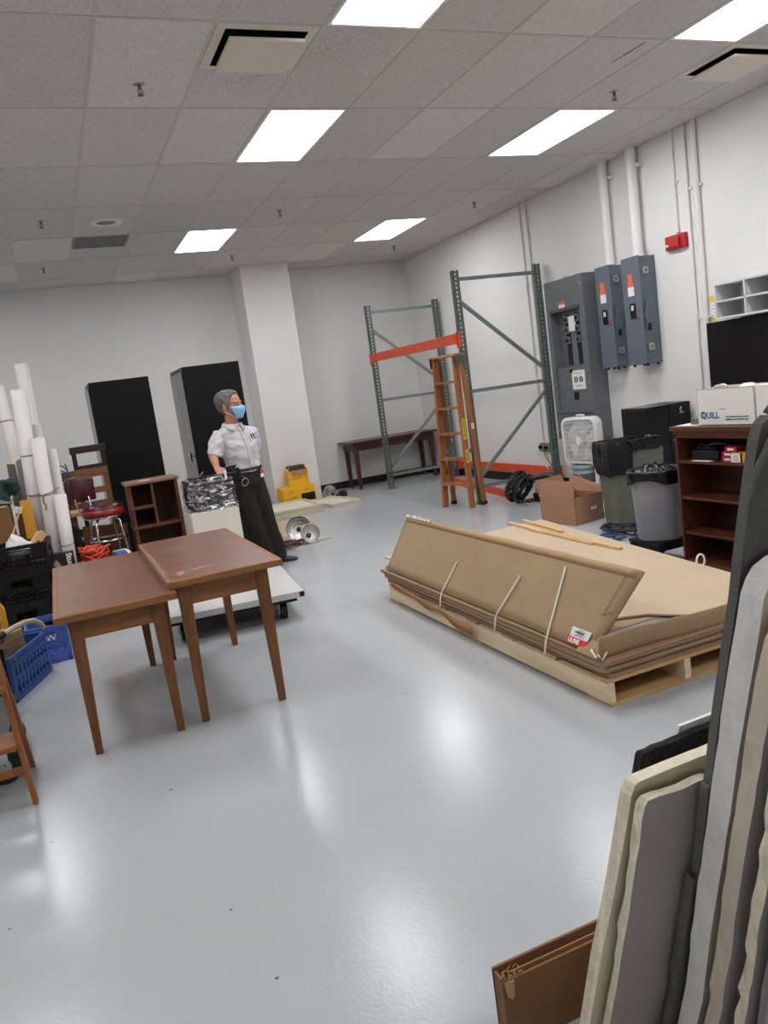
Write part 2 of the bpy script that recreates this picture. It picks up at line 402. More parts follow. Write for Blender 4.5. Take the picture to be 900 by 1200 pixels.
def film_mat():
    m, nt, p = base('stretch_film'); N = nt.nodes; L = nt.links; nt.nodes.remove(p)
    tc = N.new('ShaderNodeTexCoord'); mp = N.new('ShaderNodeMapping'); mp.inputs['Scale'].default_value = (1,1,2.2); mp.inputs['Rotation'].default_value = (.2,.5,.1)
    L.new(tc.outputs['Object'], mp.inputs['Vector'])
    n = N.new('ShaderNodeTexNoise'); n.inputs['Scale'].default_value = 14; n.inputs['Detail'].default_value = 4; n.inputs['Distortion'].default_value = 1.2; L.new(mp.outputs[0], n.inputs['Vector'])
    b = N.new('ShaderNodeBump'); b.inputs['Strength'].default_value = 1; b.inputs['Distance'].default_value = .03; L.new(n.outputs[0], b.inputs['Height'])
    g = N.new('ShaderNodeBsdfGlossy'); g.inputs['Roughness'].default_value = .15; g.inputs['Color'].default_value = (.9,.9,.92,1); L.new(b.outputs[0], g.inputs['Normal'])
    t = N.new('ShaderNodeBsdfTransparent')
    mr = N.new('ShaderNodeMapRange'); mr.inputs[1].default_value = .46; mr.inputs[2].default_value = .62; mr.inputs[3].default_value = .03; mr.inputs[4].default_value = .6; L.new(n.outputs[0], mr.inputs[0])
    mx = N.new('ShaderNodeMixShader'); L.new(mr.outputs[0], mx.inputs[0]); L.new(t.outputs[0], mx.inputs[1]); L.new(g.outputs[0], mx.inputs[2])
    L.new(mx.outputs[0], N['Material Output'].inputs[0]); return m
M['film'] = film_mat()
def carton_mats(): pass
# ---------------------------------------------------------------- camera
CAM_H = 1.57
def cam_axes(yaw, pitch, roll):
    cy, sy, cp, sp = math.cos(yaw), math.sin(yaw), math.cos(pitch), math.sin(pitch)
    F = V(sy*cp, cy*cp, sp); Rr = V(cy, -sy, 0); U = Rr.cross(F); c, s = math.cos(roll), math.sin(roll)
    return c*Rr + s*U, -s*Rr + c*U, F
cd = bpy.data.cameras.new('camera'); cam = bpy.data.objects.new('camera', cd); C.objects.link(cam); S.camera = cam
r_, u_, f_ = cam_axes(.377616, -.155527, -.138251)
cam.matrix_world = Matrix(((r_.x,u_.x,-f_.x,0),(r_.y,u_.y,-f_.y,0),(r_.z,u_.z,-f_.z,CAM_H),(0,0,0,1)))
cd.sensor_fit = 'VERTICAL'; cd.sensor_height = 36; cd.sensor_width = 27; cd.lens = 928.81/1200*36; cd.clip_start = .02

# ---------------------------------------------------------------- room shell
XR, YB, XL, YF, ZC = 5.90, 12.45, -3.3, -3.6, 3.58
GX0, GY0, TX, TY = .5813, 4.4274, .6096, 1.2192
gx = lambda i: GX0 + TX*i
gy = lambda j: GY0 + TY*j
T = .12
struct('floor', MB().b(XL-T, XR+T, YF-T, YB+T, -.1, 0), M['floor'])
struct('wall_right', MB().b(XR, XR+T, YF, YB, 0, ZC), M['wall'])
struct('wall_back', MB().b(XL-T, XR+T, YB, YB+T, 0, ZC), M['wall'])
struct('wall_left', MB().b(XL-T, XL, YF, YB, 0, ZC), M['wall'])
struct('wall_front', MB().b(XL-T, XR+T, YF-T, YF, 0, ZC), M['wall'])
struct('baseboard_back', MB().b(3.67, XR, YB-.012, YB, 0, .115), M['black_trim'])
struct('baseboard_rear', MB().b(XL, 2.94, YB-.012, YB, 0, .115), M['black_trim'])
struct('baseboard_right', MB().b(XR-.012, XR, YF, YB-.012, 0, .115), M['black_trim'])
pl = struct('pillar', MB().b(2.94, 3.67, 11.75, YB, 0, ZC), M['pillar'], .004)
# ceiling: tiles between the bars, left open where lights and vents sit
LIGHTS = [(i, j) for i in (-3, 2, 6) for j in (-1, 1, 4)] + [(-3,-4),(2,-4),(6,-4)]  # last three are unseen, added behind the camera to brighten the near floor
VENTS = [(1, 0), (7, 0)]
cb = MB(); tints = []
i0, i1, j0, j1 = -7, 9, -7, 7
RT = random.Random(3)
def tile(x0, x1, y0, y1, t):
    x0 = max(x0, XL); x1 = min(x1, XR); y0 = max(y0, YF); y1 = min(y1, YB)
    if x1-x0 < .01 or y1-y0 < .01: return
    cb.add([(x0,y0,ZC),(x1,y0,ZC),(x1,y1,ZC),(x0,y1,ZC)], [(0,1,2,3)]); tints.append(t)
for i in range(i0, i1):
    for j in range(j0, j1):
        if (i, j) in LIGHTS: continue
        k = .60 + RT.uniform(-.02, .03) + (.06 if RT.random() < .2 else 0)
        t = (k, k*.965, k*.93, 1)
        if (i, j) in VENTS: tile(gx(i), gx(i+1), gy(j)+TY/2, gy(j+1), t)
        elif (i, j) == (0, 4): tile(gx(i), gx(i+1), gy(j)+TY/2, gy(j+1), t)
        else: tile(gx(i), gx(i+1), gy(j), gy(j+1), t)
ce = struct('ceiling', cb, M['tile'])
ca = ce.data.color_attributes.new('tint', 'FLOAT_COLOR', 'CORNER')
for p, t in zip(ce.data.polygons, tints):
    for li in p.loop_indices: ca.data[li].color = t
gb = MB()
for i in range(i0, i1+1):
    x = gx(i)
    if XL < x < XR: gb.b(x-.010, x+.010, YF, YB, ZC-.003, ZC+.02)
for j in range(j0, j1+1):
    y = gy(j)
    if YF < y < YB: gb.b(XL, XR, y-.009, y+.009, ZC-.0035, ZC+.02)
gb.b(XR-.02, XR, YF, YB, ZC-.004, ZC+.02); gb.b(XL, XR, YB-.02, YB, ZC-.004, ZC+.02)
for (i, j) in VENTS + [(0, 4)]: gb.b(gx(i), gx(i+1), gy(j)+TY/2-.012, gy(j)+TY/2+.012, ZC-.0034, ZC+.02)
part('ceiling_grid', gb, M['tbar'], ce)
part('scuff', MB().prism([(4.066,4.80,ZC-.001),(4.078,4.77,ZC-.001),(4.094,4.62,ZC-.001),(4.10,4.46,ZC-.001),(4.085,4.50,ZC-.001),(4.076,4.66,ZC-.001)], (0,0,.0005)), M['card_shade'], ce)
struct('ceiling_slab', MB().b(XL-T, XR+T, YF-T, YB+T, ZC+.3, ZC+.4), M['dark_gap'])

LIGHT_LABELS = {(2,-1): 'recessed ceiling light beside the big dark-edged air vent',
 (6,-1): 'recessed ceiling light beside the second air vent, in the upper right corner',
 (2,1): 'recessed ceiling light in the second row, left of the other in its row',
 (6,1): 'recessed ceiling light in the second row, nearest the tall wall conduits',
 (2,4): 'small far recessed ceiling light nearest the white pillar',
 (6,4): 'small far recessed ceiling light above the orange and green rack'}
for (i, j) in LIGHTS:
    x, y = gx(i)+TX/2, gy(j)+TY/2
    lab = LIGHT_LABELS.get((i, j))
    t = thing('ceiling_light', lab or 'recessed white ceiling light outside the picture', 'ceiling light', (x, y, ZC), 0, 'recessed ceiling lights' if lab else 'ceiling lights out of view')
    fr = MB(); a, b = TX/2-.012, TY/2-.012; w = .022
    fr.b(-a, a, -b, -b+w, -.004, .03); fr.b(-a, a, b-w, b, -.004, .03); fr.b(-a, -a+w, -b+w, b-w, -.004, .03); fr.b(a-w, a, -b+w, b-w, -.004, .03)
    fr.b(-a, a, -b, b, .06, .08)
    part('frame', fr, M['white_plastic'], t)
    part('diffuser', MB().b(-a+w, a-w, -b+w, b-w, .004, .014), M['lamp'], t)
def air_diffuser(i, j, label):
    x, y = gx(i)+TX/2, gy(j)+TY/4; a = .292
    t = thing('air_diffuser', label, 'air vent', (x, y, ZC), 0, 'square ceiling air vents')
    fr = MB(); w = .05
    rings = [[(-q,-q,z),(q,-q,z),(q,q,z),(-q,q,z)] for q, z in ((a,-.002),(a-.055,-.004),(a-.06,.06),(a-.065,.16))]
    fr.loft(rings[:2], cap=False, smooth=False); fr.loft(rings[1:], cap=False, smooth=False, mi=1); fr.b(-a+.06, a-.06, -a+.06, a-.06, .16, .17, 1)
    part('frame', fr, [M['cream_metal'], M['dark_gap']], t)
    q = .218
    part('plate', MB().prism([(-q,-q,-.05),(q,-q,-.05),(q,q,-.05),(-q,q,-.05)], (0,0,.02)), M['cream_metal'], t, bev=.006)
    for sx in (-1, 1):
        for sy in (-1, 1): part('hanger', MB().b(sx*.15-.005, sx*.15+.005, sy*.15-.005, sy*.15+.005, -.031, .165), M['dark_gap'], t)
    return t
air_diffuser(1, 0, 'square cream air vent with dark dusty gap, left of the top ceiling light')
air_diffuser(7, 0, 'square cream air vent with dark gap high up by the right wall')
t = thing('return_grille', 'flat grey slatted return grille in the ceiling above the rear wall', 'ceiling grille', (gx(0)+TX/2, gy(4)+TY/4, ZC))
a, b = .29, .295
fr = MB(); fr.b(-a, a, -b, -b+.025, -.004, .02); fr.b(-a, a, b-.025, b, -.004, .02); fr.b(-a, -a+.025, -b, b, -.004, .02); fr.b(a-.025, a, -b, b, -.004, .02); fr.b(-a, a, -b, b, .03, .04)
part('frame', fr, M['gray_panel'], t)
sl = MB()
for k in range(22): y = -b+.035+k*.0245; sl.bar((-a+.025, y, .01), (a-.025, y, .01), .016, .003, (0,.5,.8))
part('slats', sl, M['gray_panel'], t)
t = thing('ceiling_speaker', 'round flush ceiling speaker with pale rim beside the grey grille', 'speaker', (.895, 8.72, ZC))
part('rim', MB().lathe([(.16,0),(.155,-.012),(.12,-.016),(.095,-.006),(.095,.0)], 40), M['white_plastic'], t)
part('grille', MB().lathe([(.0,-.01),(.05,-.009),(.095,-.004),(.095,0)], 32), M['gray_panel'], t)
SPR = [((.88,5.263),'sprinkler head hanging from the ceiling tile left of the big air vent'),((4.501,5.294),'sprinkler head between the upper right ceiling lights'),
 ((2.683,8.575),'sprinkler head in the ceiling midway between the two far lights'),((.277,8.547),'sprinkler head left of the round ceiling speaker'),
 ((.279,10.912),'sprinkler head at far left near the rear wall'),((5.12,8.628),'sprinkler head above the rack, nearest the right wall'),
 ((5.129,11.067),'sprinkler head in the far corner above the rack'),((2.658,10.926),'sprinkler head just in front of the white pillar')]
for (x, y), lab in SPR:
    t = thing('sprinkler_head', lab, 'sprinkler', (x, y, ZC), 0, 'ceiling sprinkler heads')
    part('escutcheon', MB().lathe([(0,-.006),(.02,-.006),(.038,-.001),(.038,0)], 24), M['steel'], t)
    h = MB().cyl((0,0,-.004), (0,0,-.03), .012, .009, 12); h.cyl((0,0,-.065), (0,0,-.062), .02, .02, 16)
    h.tube([(-.012,0,-.028),(-.015,0,-.045),(0,0,-.062)], .003, 6); h.tube([(.012,0,-.028),(.015,0,-.045),(0,0,-.062)], .003, 6); h.cyl((0,0,-.03), (0,0,-.06), .0025, n=6)
    part('nozzle', h, M['brass'], t)
sw = thing('light_switch', 'white light switch plate on the side of the white pillar', 'switch', (2.94, 12.12, 1.36))
part('plate', MB().b(2.932, 2.94, 12.05, 12.20, 1.35, 1.48), M['white_plastic'], sw, True, .002)
part('toggle', MB().b(2.922, 2.933, 12.115, 12.13, 1.40, 1.43), M['paper'], sw, True)
# ---------------------------------------------------------------- right wall equipment
W = XR
t = thing('electrical_panel', 'tall grey electrical panel with an open breaker recess on the right wall', 'electrical panel', (W, 7.80, .65))
FX = 5.662; ya, yb = 7.443, 8.175
b = MB()
r0, r1, rz0, rz1 = 7.55, 8.10, 1.00, 2.15
b.b(FX, W, ya, yb, .65, rz0-.0); b.b(FX, W, ya, yb, rz1, 2.505); b.b(FX, W, ya, r0, rz0, rz1); b.b(FX, W, r1, yb, rz0, rz1); b.b(FX+.11, W, r0, r1, rz0, rz1)
part('body', b, M['panel_gray'], t, True, .004)
part('recess_lip', MB().b(FX-.012, FX+.02, r0-.01, r1+.01, rz1-.01, rz1+.03), M['recess_gray'], t, True, .002)
part('breaker_plate', MB().b(FX+.05, FX+.11, 7.70, 7.80, 1.50, 2.13).b(FX+.06, FX+.11, 7.60, 7.90, 1.49, 2.14), M['panel_gray'], t, True)
sl = MB(); sl.b(FX+.05, FX+.062, 7.61, 7.69, 1.52, 2.1); sl.b(FX+.05, FX+.062, 7.81, 7.89, 1.52, 2.1)
part('breaker_slot', sl, M['dark_gap'], t, True)
for y in (7.65, 7.85):
    for k in range(3):
        z = 2.0-k*.12
        o = part('breaker', MB().b(FX+.028, FX+.062, y-.038, y+.038, z, z+.085), M['panel_gray'], t, True, .004)
        part('breaker_handle', MB().b(FX+.012, FX+.03, y-.014, y+.014, z+.022, z+.062), M['breaker'], o, True)
part('directory_card', MB().b(FX+.036, FX+.05, 7.69, 7.81, 1.90, 2.07), M['paper'], t, True, label='pale directory card among the breakers')
dr = MB().b(FX+.02, FX+.06, r0+.004, r1-.004, rz0, 1.49)
part('lower_door', dr, M['panel_gray'], t, True, .004)
part('latch', MB().b(FX+.005, FX+.02, 7.79, 7.84, 1.43, 1.47), M['dark_gap'], t, True, .003)
part('hatch', MB().b(FX+.012, FX+.02, 7.72, 7.80, 1.11, 1.2), M['dark_gap'], t, True)
part('shroud', MB().b(FX-.006, FX, ya+.02, yb-.02, .95, .97), M['recess_gray'], t, True)
st = part('warning_sticker', MB().b(FX-.002, FX, 7.80, 7.915, 2.15, 2.22), M['paper'], t, True)
part('sticker_band', MB().b(FX-.003, FX, 7.80, 7.915, 2.215, 2.25), M['orange_sticker'], t, True)
nt_ = part('notice', MB().b(FX+.012, FX+.018, 7.565, 7.81, 1.23, 1.45), M['paper'], t, True, label='white paper notice with two crossed circles')
ri = MB()
for y in (7.735, 7.64):
    ri.tube([(FX+.011, y+.030*math.cos(a), 1.345+.030*math.sin(a)) for a in [2*PI*k/20 for k in range(20)]], .005, 6, True)
    for a in (.6, 2.2): ri.bar((FX+.011, y-.026*math.cos(a), 1.345-.026*math.sin(a)), (FX+.011, y+.026*math.cos(a), 1.345+.026*math.sin(a)), .004, .006)
for z, w in ((1.415,.075), (1.27,.06)): ri.b(FX+.010, FX+.012, 7.69-w, 7.69+w, z, z+.005)
part('symbols', ri, M['ink'], nt_, True)
bo = MB()
for y in (ya+.04, yb-.04):
    for z in (.75, 1.3, 1.85, 2.4): bo.cyl((FX-.004, y, z), (FX, y, z), .01, n=10)
part('screws', bo, M['steel'], t, True)
pp = MB().tube([(5.75,7.85,2.505),(5.75,7.85,2.53)], .03, 12); pp.tube([(5.75,7.65,2.505),(5.75,7.65,2.525)], .025, 12)
part('knockout_caps', pp, M['steel'], t, True)

def switch_box(y0, y1, fx, label):
    t = thing('disconnect_switch', label, 'switch box', (W, (y0+y1)/2, 1.43), 0, 'slate grey disconnect switch boxes')
    part('body', MB().b(fx+.012, W, y0, y1, 1.43, 2.505), M['switch_gray'], t, True, .006)
    part('door', MB().b(fx-.004, fx+.012, y0-.004, y1+.004, 1.435, 2.515), M['switch_gray'], t, True, .005)
    for z in (2.36, 1.60):
        l = part('latch', MB().b(fx+.03, fx+.10, y0-.022, y0, z-.035, z+.035), M['steel'], t, True, .004)
        part('latch_hole', MB().b(fx+.06, fx+.075, y0-.024, y0-.021, z-.01, z+.01), M['dark_gap'], l, True)
    hp = [(fx+.01,1.92),(fx+.05,2.07),(fx+.085,2.085),(fx+.125,1.98),(fx+.11,1.9),(fx+.05,1.79),(fx+.03,1.79)]
    h = part('handle', MB().prism([(x, y0-.03, z) for x, z in hp], (0,.012,0)), M['switch_gray'], t, True, .004)
    part('handle_grip', MB().b(fx+.035, fx+.055, y0-.055, y0-.02, 1.76, 1.83).cyl((fx+.06, y0-.02, 1.95), (fx+.06, y0, 1.95), .03, n=16), M['black'], h, True, .004)
    yc = (y0+y1)/2 + .01
    s = part('sticker', MB().b(fx-.006, fx-.004, yc-.045, yc+.045, 2.13, 2.22), M['paper'], t, True, label='orange and white warning sticker')
    part('sticker_arrow', MB().prism([(fx-.007,yc-.045,2.22),(fx-.007,yc+.045,2.22),(fx-.007,yc+.045,2.25),(fx-.007,yc+.032,2.26),(fx-.007,yc+.032,2.35),(fx-.007,yc-.032,2.35),(fx-.007,yc-.032,2.26),(fx-.007,yc-.045,2.25)], (.003,0,0)), M['orange_sticker'], s, True)
    w = part('viewing_window', MB().b(fx-.007, fx-.004, yc-.05, yc+.035, 1.90, 2.055), M['black_gloss'], t, True)
    part('indicator', MB().b(fx-.009, fx-.006, yc-.02, yc+.015, 1.985, 2.035), M['frame_cream'], w, True)
    part('red_lever', MB().cyl((fx-.008, yc-.07, 1.89), (fx-.004, yc-.07, 1.89), .022, n=14), M['red'], t, True)
    ft = MB()
    for x in (fx+.04, W-.04):
        for y in (y0+.03, y1-.03): ft.cyl((x, y, 1.41), (x, y, 1.435), .016, n=12)
    part('feet', ft, M['black'], t, True)
switch_box(7.065, 7.30, 5.735, 'slate grey switch box next to the tall panel, under the left white conduit')
switch_box(6.55, 6.81, 5.69, 'slate grey switch box farther from the tall panel, under the right white conduit')
def pipe(name, y, z0, z1, r, label, group, clamps=(), x=None):
    x = W - r - .004 if x is None else x
    t = thing(name, label, 'conduit', (x, y, z0), 0, group)
    part('tube', MB().cyl((x,y,z0), (x,y,z1), r, n=18), M['pillar'], t, True)
    for z in clamps:
        part('strap', MB().cyl((x,y,z-.012), (x,y,z+.012), r+.004, n=18).b(x, W, y-r-.03, y+r+.03, z-.012, z+.012), M['pillar'], t, True)
    c = MB().cyl((x,y,z0), (x,y,z0+.04), r+.008, n=18); part('collar', c, M['pillar'], t, True)
pipe('conduit_pipe', 7.14, 2.515, ZC, .048, 'thick white conduit rising from the switch box beside the tall panel', 'thick white conduits', (3.4,), 5.82)
pipe('conduit_pipe', 6.685, 2.515, ZC, .052, 'thick white conduit rising from the switch box nearer the fire alarm', 'thick white conduits', (3.4,), 5.815)
pipe('conduit_pipe', 6.19, 2.64, ZC, .012, 'thin white conduit dropping from the ceiling to the red fire alarm', 'thin white conduits', (3.1,))
pipe('conduit_pipe', 6.03, .0, ZC, .016, 'thin white conduit running down the wall just right of the fire alarm', 'thin white conduits', (3.0, 1.8))
pipe('conduit_pipe', 5.90, .0, ZC, .022, 'thin white conduit running down the wall beside the small yellow label', 'thin white conduits', (3.0, 1.8))
pipe('conduit_pipe', 8.86, .56, ZC, .012, 'thin white conduit behind the rack, left one of the pair above the outlet', 'thin white conduits', (2.6, 1.4))
pipe('conduit_pipe', 8.72, .56, ZC, .014, 'thin white conduit behind the rack, right one of the pair above the outlet', 'thin white conduits', (2.6, 1.4))
t = thing('outlet_box', 'pair of grey outlet boxes with plugs low on the wall behind the rack', 'outlet', (W, 8.79, .45))
part('box', MB().b(W-.06, W, 8.80, 8.90, .45, .56).b(W-.06, W, 8.67, 8.77, .45, .56), M['gray_panel'], t, True, .005)
part('plug', MB().b(W-.10, W-.055, 8.70, 8.74, .49, .53).b(W-.10, W-.055, 8.83, 8.87, .49, .53), M['black'], t, True, .005)
part('cord', MB().tube([(W-.09,8.85,.5),(W-.12,8.88,.46),(W-.08,8.87,.35),(W-.05,8.75,.22),(W-.03,8.6,.1)], .006, 8), M['white_plastic'], t, True, label='white cord')
part('cord', MB().tube([(W-.09,8.72,.5),(W-.11,8.72,.44),(W-.05,8.7,.3),(W-.04,8.58,.15)], .006, 8), M['cable'], t, True)
t = thing('fire_alarm', 'red fire alarm horn strobe on the right wall at the end of a thin conduit', 'fire alarm', (W, 6.21, 2.49))
part('body', MB().b(W-.045, W, 6.08, 6.345, 2.49, 2.625), M['red'], t, True, .008)
part('strobe', MB().b(W-.075, W-.04, 6.14, 6.24, 2.505, 2.60), M['red'], t, True, .012)
part('lens', MB().b(W-.085, W-.06, 6.27, 6.32, 2.525, 2.545), M['paper'], t, True, .008)
t = thing('wall_label', 'small white and yellow label stuck on the wall beside the white pigeonholes', 'label', (W, 5.83, 1.75))
part('sheet', MB().b(W-.003, W, 5.79, 5.865, 1.75, 1.985), M['paper'], t, True)
part('band', MB().b(W-.004, W, 5.79, 5.865, 1.75, 1.785).b(W-.004, W, 5.79, 5.865, 1.93, 1.985), M['yellow'], t, True)
ln = MB()
for k in range(4): ln.b(W-.004, W, 5.80, 5.85-.01*(k % 2), 1.80+.03*k, 1.803+.03*k)
part('print', ln, M['ink'], t, True)
# pigeonholes over the television
t = thing('pigeonhole_shelf', 'white open pigeonhole unit on the wall above the black television', 'shelf', (5.75, 4.9, 1.745))
b = MB(); y0, y1 = 4.2, 5.52
b.b(5.60, 5.895, y0, y1, 1.745, 1.765); b.b(5.60, 5.895, y0, y1, 2.04, 2.06); b.b(5.60, 5.895, y0, y1, 1.893, 1.909)
for k in range(5): y = y1 - k*.325; b.b(5.60, 5.895, y-.018, y, 1.765, 2.04)
part('carcass', b, M['cubby'], t, True, .002)
part('back_panel', MB().b(5.893, 5.899, y0, y1, 1.75, 2.055), M['cubby'], t, True)
t = thing('television', 'large black flat television on the right wall below the white pigeonholes', 'television', (5.75, 5.05, 1.02))
part('bezel', MB().b(5.695, 5.74, 4.35, 5.73, 1.02, 1.735), M['black'], t, True, .004)
part('screen', MB().b(5.692, 5.70, 4.365, 5.715, 1.17, 1.72), M['tv'], t, True)
part('speaker_bar', MB().b(5.688, 5.70, 4.36, 5.72, 1.025, 1.165), M['black_gloss'], t, True, .003)
part('wall_mount', MB().b(5.74, 5.90, 4.9, 5.2, 1.2, 1.55), M['black'], t, True)

# ---------------------------------------------------------------- pallet rack
def post(b, x, y, H):     # slotted upright column facing the aisle and its frame side
    w = .078; th = .004; d = .07
    for s in (-1, 1): b.b(x+s*w/2-(th if s > 0 else 0), x+s*w/2+(th if s < 0 else 0), y-d/2, y+d/2, 0, H)
    b.b(x-w/2, x-.016, y-d/2, y-d/2+th, 0, H); b.b(x+.016, x+w/2, y-d/2, y-d/2+th, 0, H)
    k = 0; z = 0
    while z < H: b.b(x-.016, x+.016, y-d/2, y-d/2+th, z, min(H, z+.027)); z += .051
    b.b(x-w/2-.03, x+w/2+.03, y-d/2-.02, y+d/2+.02, 0, .006)
def slotted_side(b, x, y, H):
    pass
def rack_frame(Y, label):
    xa, xb = 4.665, 5.80; H = 2.79
    t = thing('rack_upright_frame', label, 'rack frame', (5.23, Y, 0), 0, 'green pallet rack end frames')
    for x in (xa, xb):
        b = MB(); post(b, x, Y, H); part('post', b, M['green_metal'], t, True)
    for z in (.21, 1.37, 2.69):
        part('horizontal_brace', MB().bar((xa+.03, Y, z), (xb-.03, Y, z), .03, .042), M['green_light'], t, True, .003)
    for p, q in (((xa+.03, Y, 2.43), (xb-.03, Y, 1.53)), ((xa+.03, Y, .32), (xb-.03, Y, 1.26))):
        part('diagonal_brace', MB().bar(p, q, .03, .042), M['green_light'], t, True, .003)
    return t
rack_frame(8.5, 'green steel rack end frame behind the wooden ladder, nearer the grey electrical panel')
rack_frame(11.3, 'green steel rack end frame in front of the long dark table')
t = thing('rack_beam', 'orange rack beam bridging the two green frames above the ladder', 'rack beam', (4.61, 9.9, 1.95))
part('beam', MB().b(4.585, 4.625, 8.55, 11.25, 1.95, 2.07), M['orange_metal'], t, True, .004)
for y in (8.5, 11.3):
    cl = part('end_plate', MB().b(4.615, 4.625, y-.05, y+.05, 1.90, 2.09), M['orange_metal'], t, True)
t = thing('rack_beam', 'orange rack beam lying low along the right wall behind the rack', 'rack beam', (5.82, 9.9, .13))
t.location = (5.82, 9.9, 0); WM[t] = Matrix.Translation((5.82, 9.9, 0))
part('beam', MB().b(5.845, 5.885, 8.57, 11.23, .14, .255), M['orange_metal'], t, True, .004)
for y in (8.5, 11.3): part('end_plate', MB().b(5.842, 5.852, y-.05, y+.05, .10, .28), M['orange_metal'], t, True)
t = thing('rack_beam', 'loose orange rack beam lying on the floor inside the rack bay', 'rack beam', (5.25, 9.75, 0), math.atan2(-.33, 2.22))
part('beam', MB().b(-.02, .02, -1.25, 1.2, 0, .1), M['orange_metal'], t, False, .004)
for y in (-1.27, 1.22): part('end_plate', MB().b(-.03, -.02, y-.04, y+.04, 0, .15), M['orange_metal'], t)
# ---------------------------------------------------------------- step ladder
t = thing('step_ladder', 'wooden five-step folding ladder standing nearly closed before the rack', 'ladder', (4.37, 8.55, 0), -1.2)
H = 1.83
fw, tw = .215, .155
fx = lambda z: fw+(tw-fw)*z/H
fy = lambda z: .01+.075*z/H
for s in (-1, 1):
    part('front_rail', MB().bar((s*fw, .01, 0), (s*tw, .085, H-.02), .030, .092, (0,1,0)), M['ladder'], t, False, .004)
    part('rear_rail', MB().bar((s*(fw+.030), .205, .0), (s*(tw+.030), .16, H-.05), .028, .074, (0,1,0)), M['ladder'], t, False, .004)
    part('foot_boot', MB().bar((s*(fw+.030), .205, 0), (s*(fw+.0285), .204, .045), .033, .082, (0,1,0)), M['rubber'], t)
    x = s*(tw+.047)
    part('hinge_plate', MB().prism([(x,.03,H-.01),(x,.215,H-.01),(x,.20,H-.20),(x,.165,H-.20),(x,.135,H-.07),(x,.12,H-.07),(x,.10,H-.14),(x,.035,H-.14)], (s*.004,0,0)), M['steel'], t)
    part('spreader', MB().bar((s*(fw-.03), .05, .72), (s*(fw-.03), .19, .62), .006, .02).bar((s*(fw-.04), .05, .62), (s*(fw-.04), .19, .72), .006, .02), M['steel'], t)
    rv = MB()
    for k in range(5): z = .305*(k+1)-.012; rv.cyl((s*(fx(z)+.014), fy(z), z), (s*(fx(z)+.018), fy(z), z), .007, n=10)
    part('rivets', rv, M['steel'], t)
for k in range(5):
    z = .305*(k+1); hw = fx(z)-.012; y = fy(z)
    part('step', MB().b(-hw, hw, y-.052, y+.052, z-.028, z), M['ladder'], t, False, .004)
    br = MB()
    if k == 0:
        for s in (-1, 1): part('step_brace', MB().tube([(s*(fw-.025), .02, .17), (s*(fw-.09), .02, .278)], .004, 6), M['steel'], t)
part('top_cap', MB().b(-.205, .205, .02, .225, H-.02, H+.006), M['ladder_top'], t, False, .004)
for z0, z1 in ((.82,1.07), (.54,.70)):
    def sp(z, dy, o=.0155): return (fx(z)+o, fy(z)+dy, z)
    l = part('caution_label', MB().hexa([sp(z0,-.03), sp(z0,.03), sp(z0,.03,.0165), sp(z0,-.03,.0165), sp(z1,-.03), sp(z1,.03), sp(z1,.03,.0165), sp(z1,-.03,.0165)]), M['yellow'], t)
    ln = MB(); z = z0+.03
    while z < z1-.02: ln.hexa([sp(z,-.016), sp(z,.016), sp(z,.016,.0172), sp(z,-.016,.0172), sp(z+.008,-.016), sp(z+.008,.012), sp(z+.008,.012,.0172), sp(z+.008,-.016,.0172)]); z += .022
    part('label_print', ln, M['ink'], l)
part('price_tag', MB().b(.228, .231, .150, .20, .93, 1.0), M['paper'], t)

# ---------------------------------------------------------------- long dark table at the back wall
t = thing('long_table', 'long dark wooden table against the back wall behind the rack', 'table', (5.06, 12.12, 0))
x0, x1, y0, y1, zt = 4.27, 5.84, 11.80, 12.41, .765
part('tabletop', MB().b(x0, x1, y0, y1, zt-.03, zt), M['dark_wood_top'], t, True, .004)
part('apron', MB().b(x0+.08, x1-.08, y0+.06, y0+.085, zt-.15, zt-.03).b(x0+.08, x1-.08, y1-.085, y1-.06, zt-.15, zt-.03).b(x0+.08, x0+.105, y0+.08, y1-.08, zt-.15, zt-.03).b(x1-.105, x1-.08, y0+.08, y1-.08, zt-.15, zt-.03), M['dark_wood'], t, True)
for x in (x0+.11, x1-.11):
    for y in (y0+.09, y1-.09): part('leg', MB().taper((x,y,0), (.05,.05), (x,y,zt-.03), (.075,.075)), M['dark_wood'], t, True, .003)

# ---------------------------------------------------------------- yellow boxes, frames and reflectors by the pillar
FR = []
def pic_frame(cx, cy, z, w, d, h, rz, label):
    t = thing('picture_frame', label, 'picture frame', (cx, cy, z), rz, 'cream frames lying on the floor')
    b = MB(); e = .045
    b.b(-w/2, w/2, -d/2, -d/2+e, 0, h); b.b(-w/2, w/2, d/2-e, d/2, 0, h); b.b(-w/2, -w/2+e, -d/2+e, d/2-e, 0, h); b.b(w/2-e, w/2, -d/2+e, d/2-e, 0, h)
    part('moulding', b, M['frame_cream'], t, False, .004)
    part('backing_board', MB().b(-w/2+e, w/2-e, -d/2+e, d/2-e, h*.25, h*.55), M['frame_mid'], t)
pic_frame(2.60, 10.80, 0, 1.25, .90, .05, .03, 'bottom cream picture frame of the floor stack by the pillar')
pic_frame(2.62, 10.88, .05, 1.28, .92, .05, 0, 'top cream picture frame of the floor stack by the pillar')
pic_frame(3.58, 10.95, 0, .46, .85, .05, .12, 'cream picture frame sticking out to the right of the floor stack')
t = thing('yellow_box', 'wide yellow box with a black window panel, at the foot of the pillar', 'box', (3.22, 11.58, 0), .04)
part('carton', MB().b(-.26, .26, -.14, .14, 0, .28), M['box_yellow'], t, False, .004)
part('black_panel', MB().b(.03, .245, -.143, -.139, .05, .165), M['black'], t)
mk = MB()
R2 = random.Random(5)
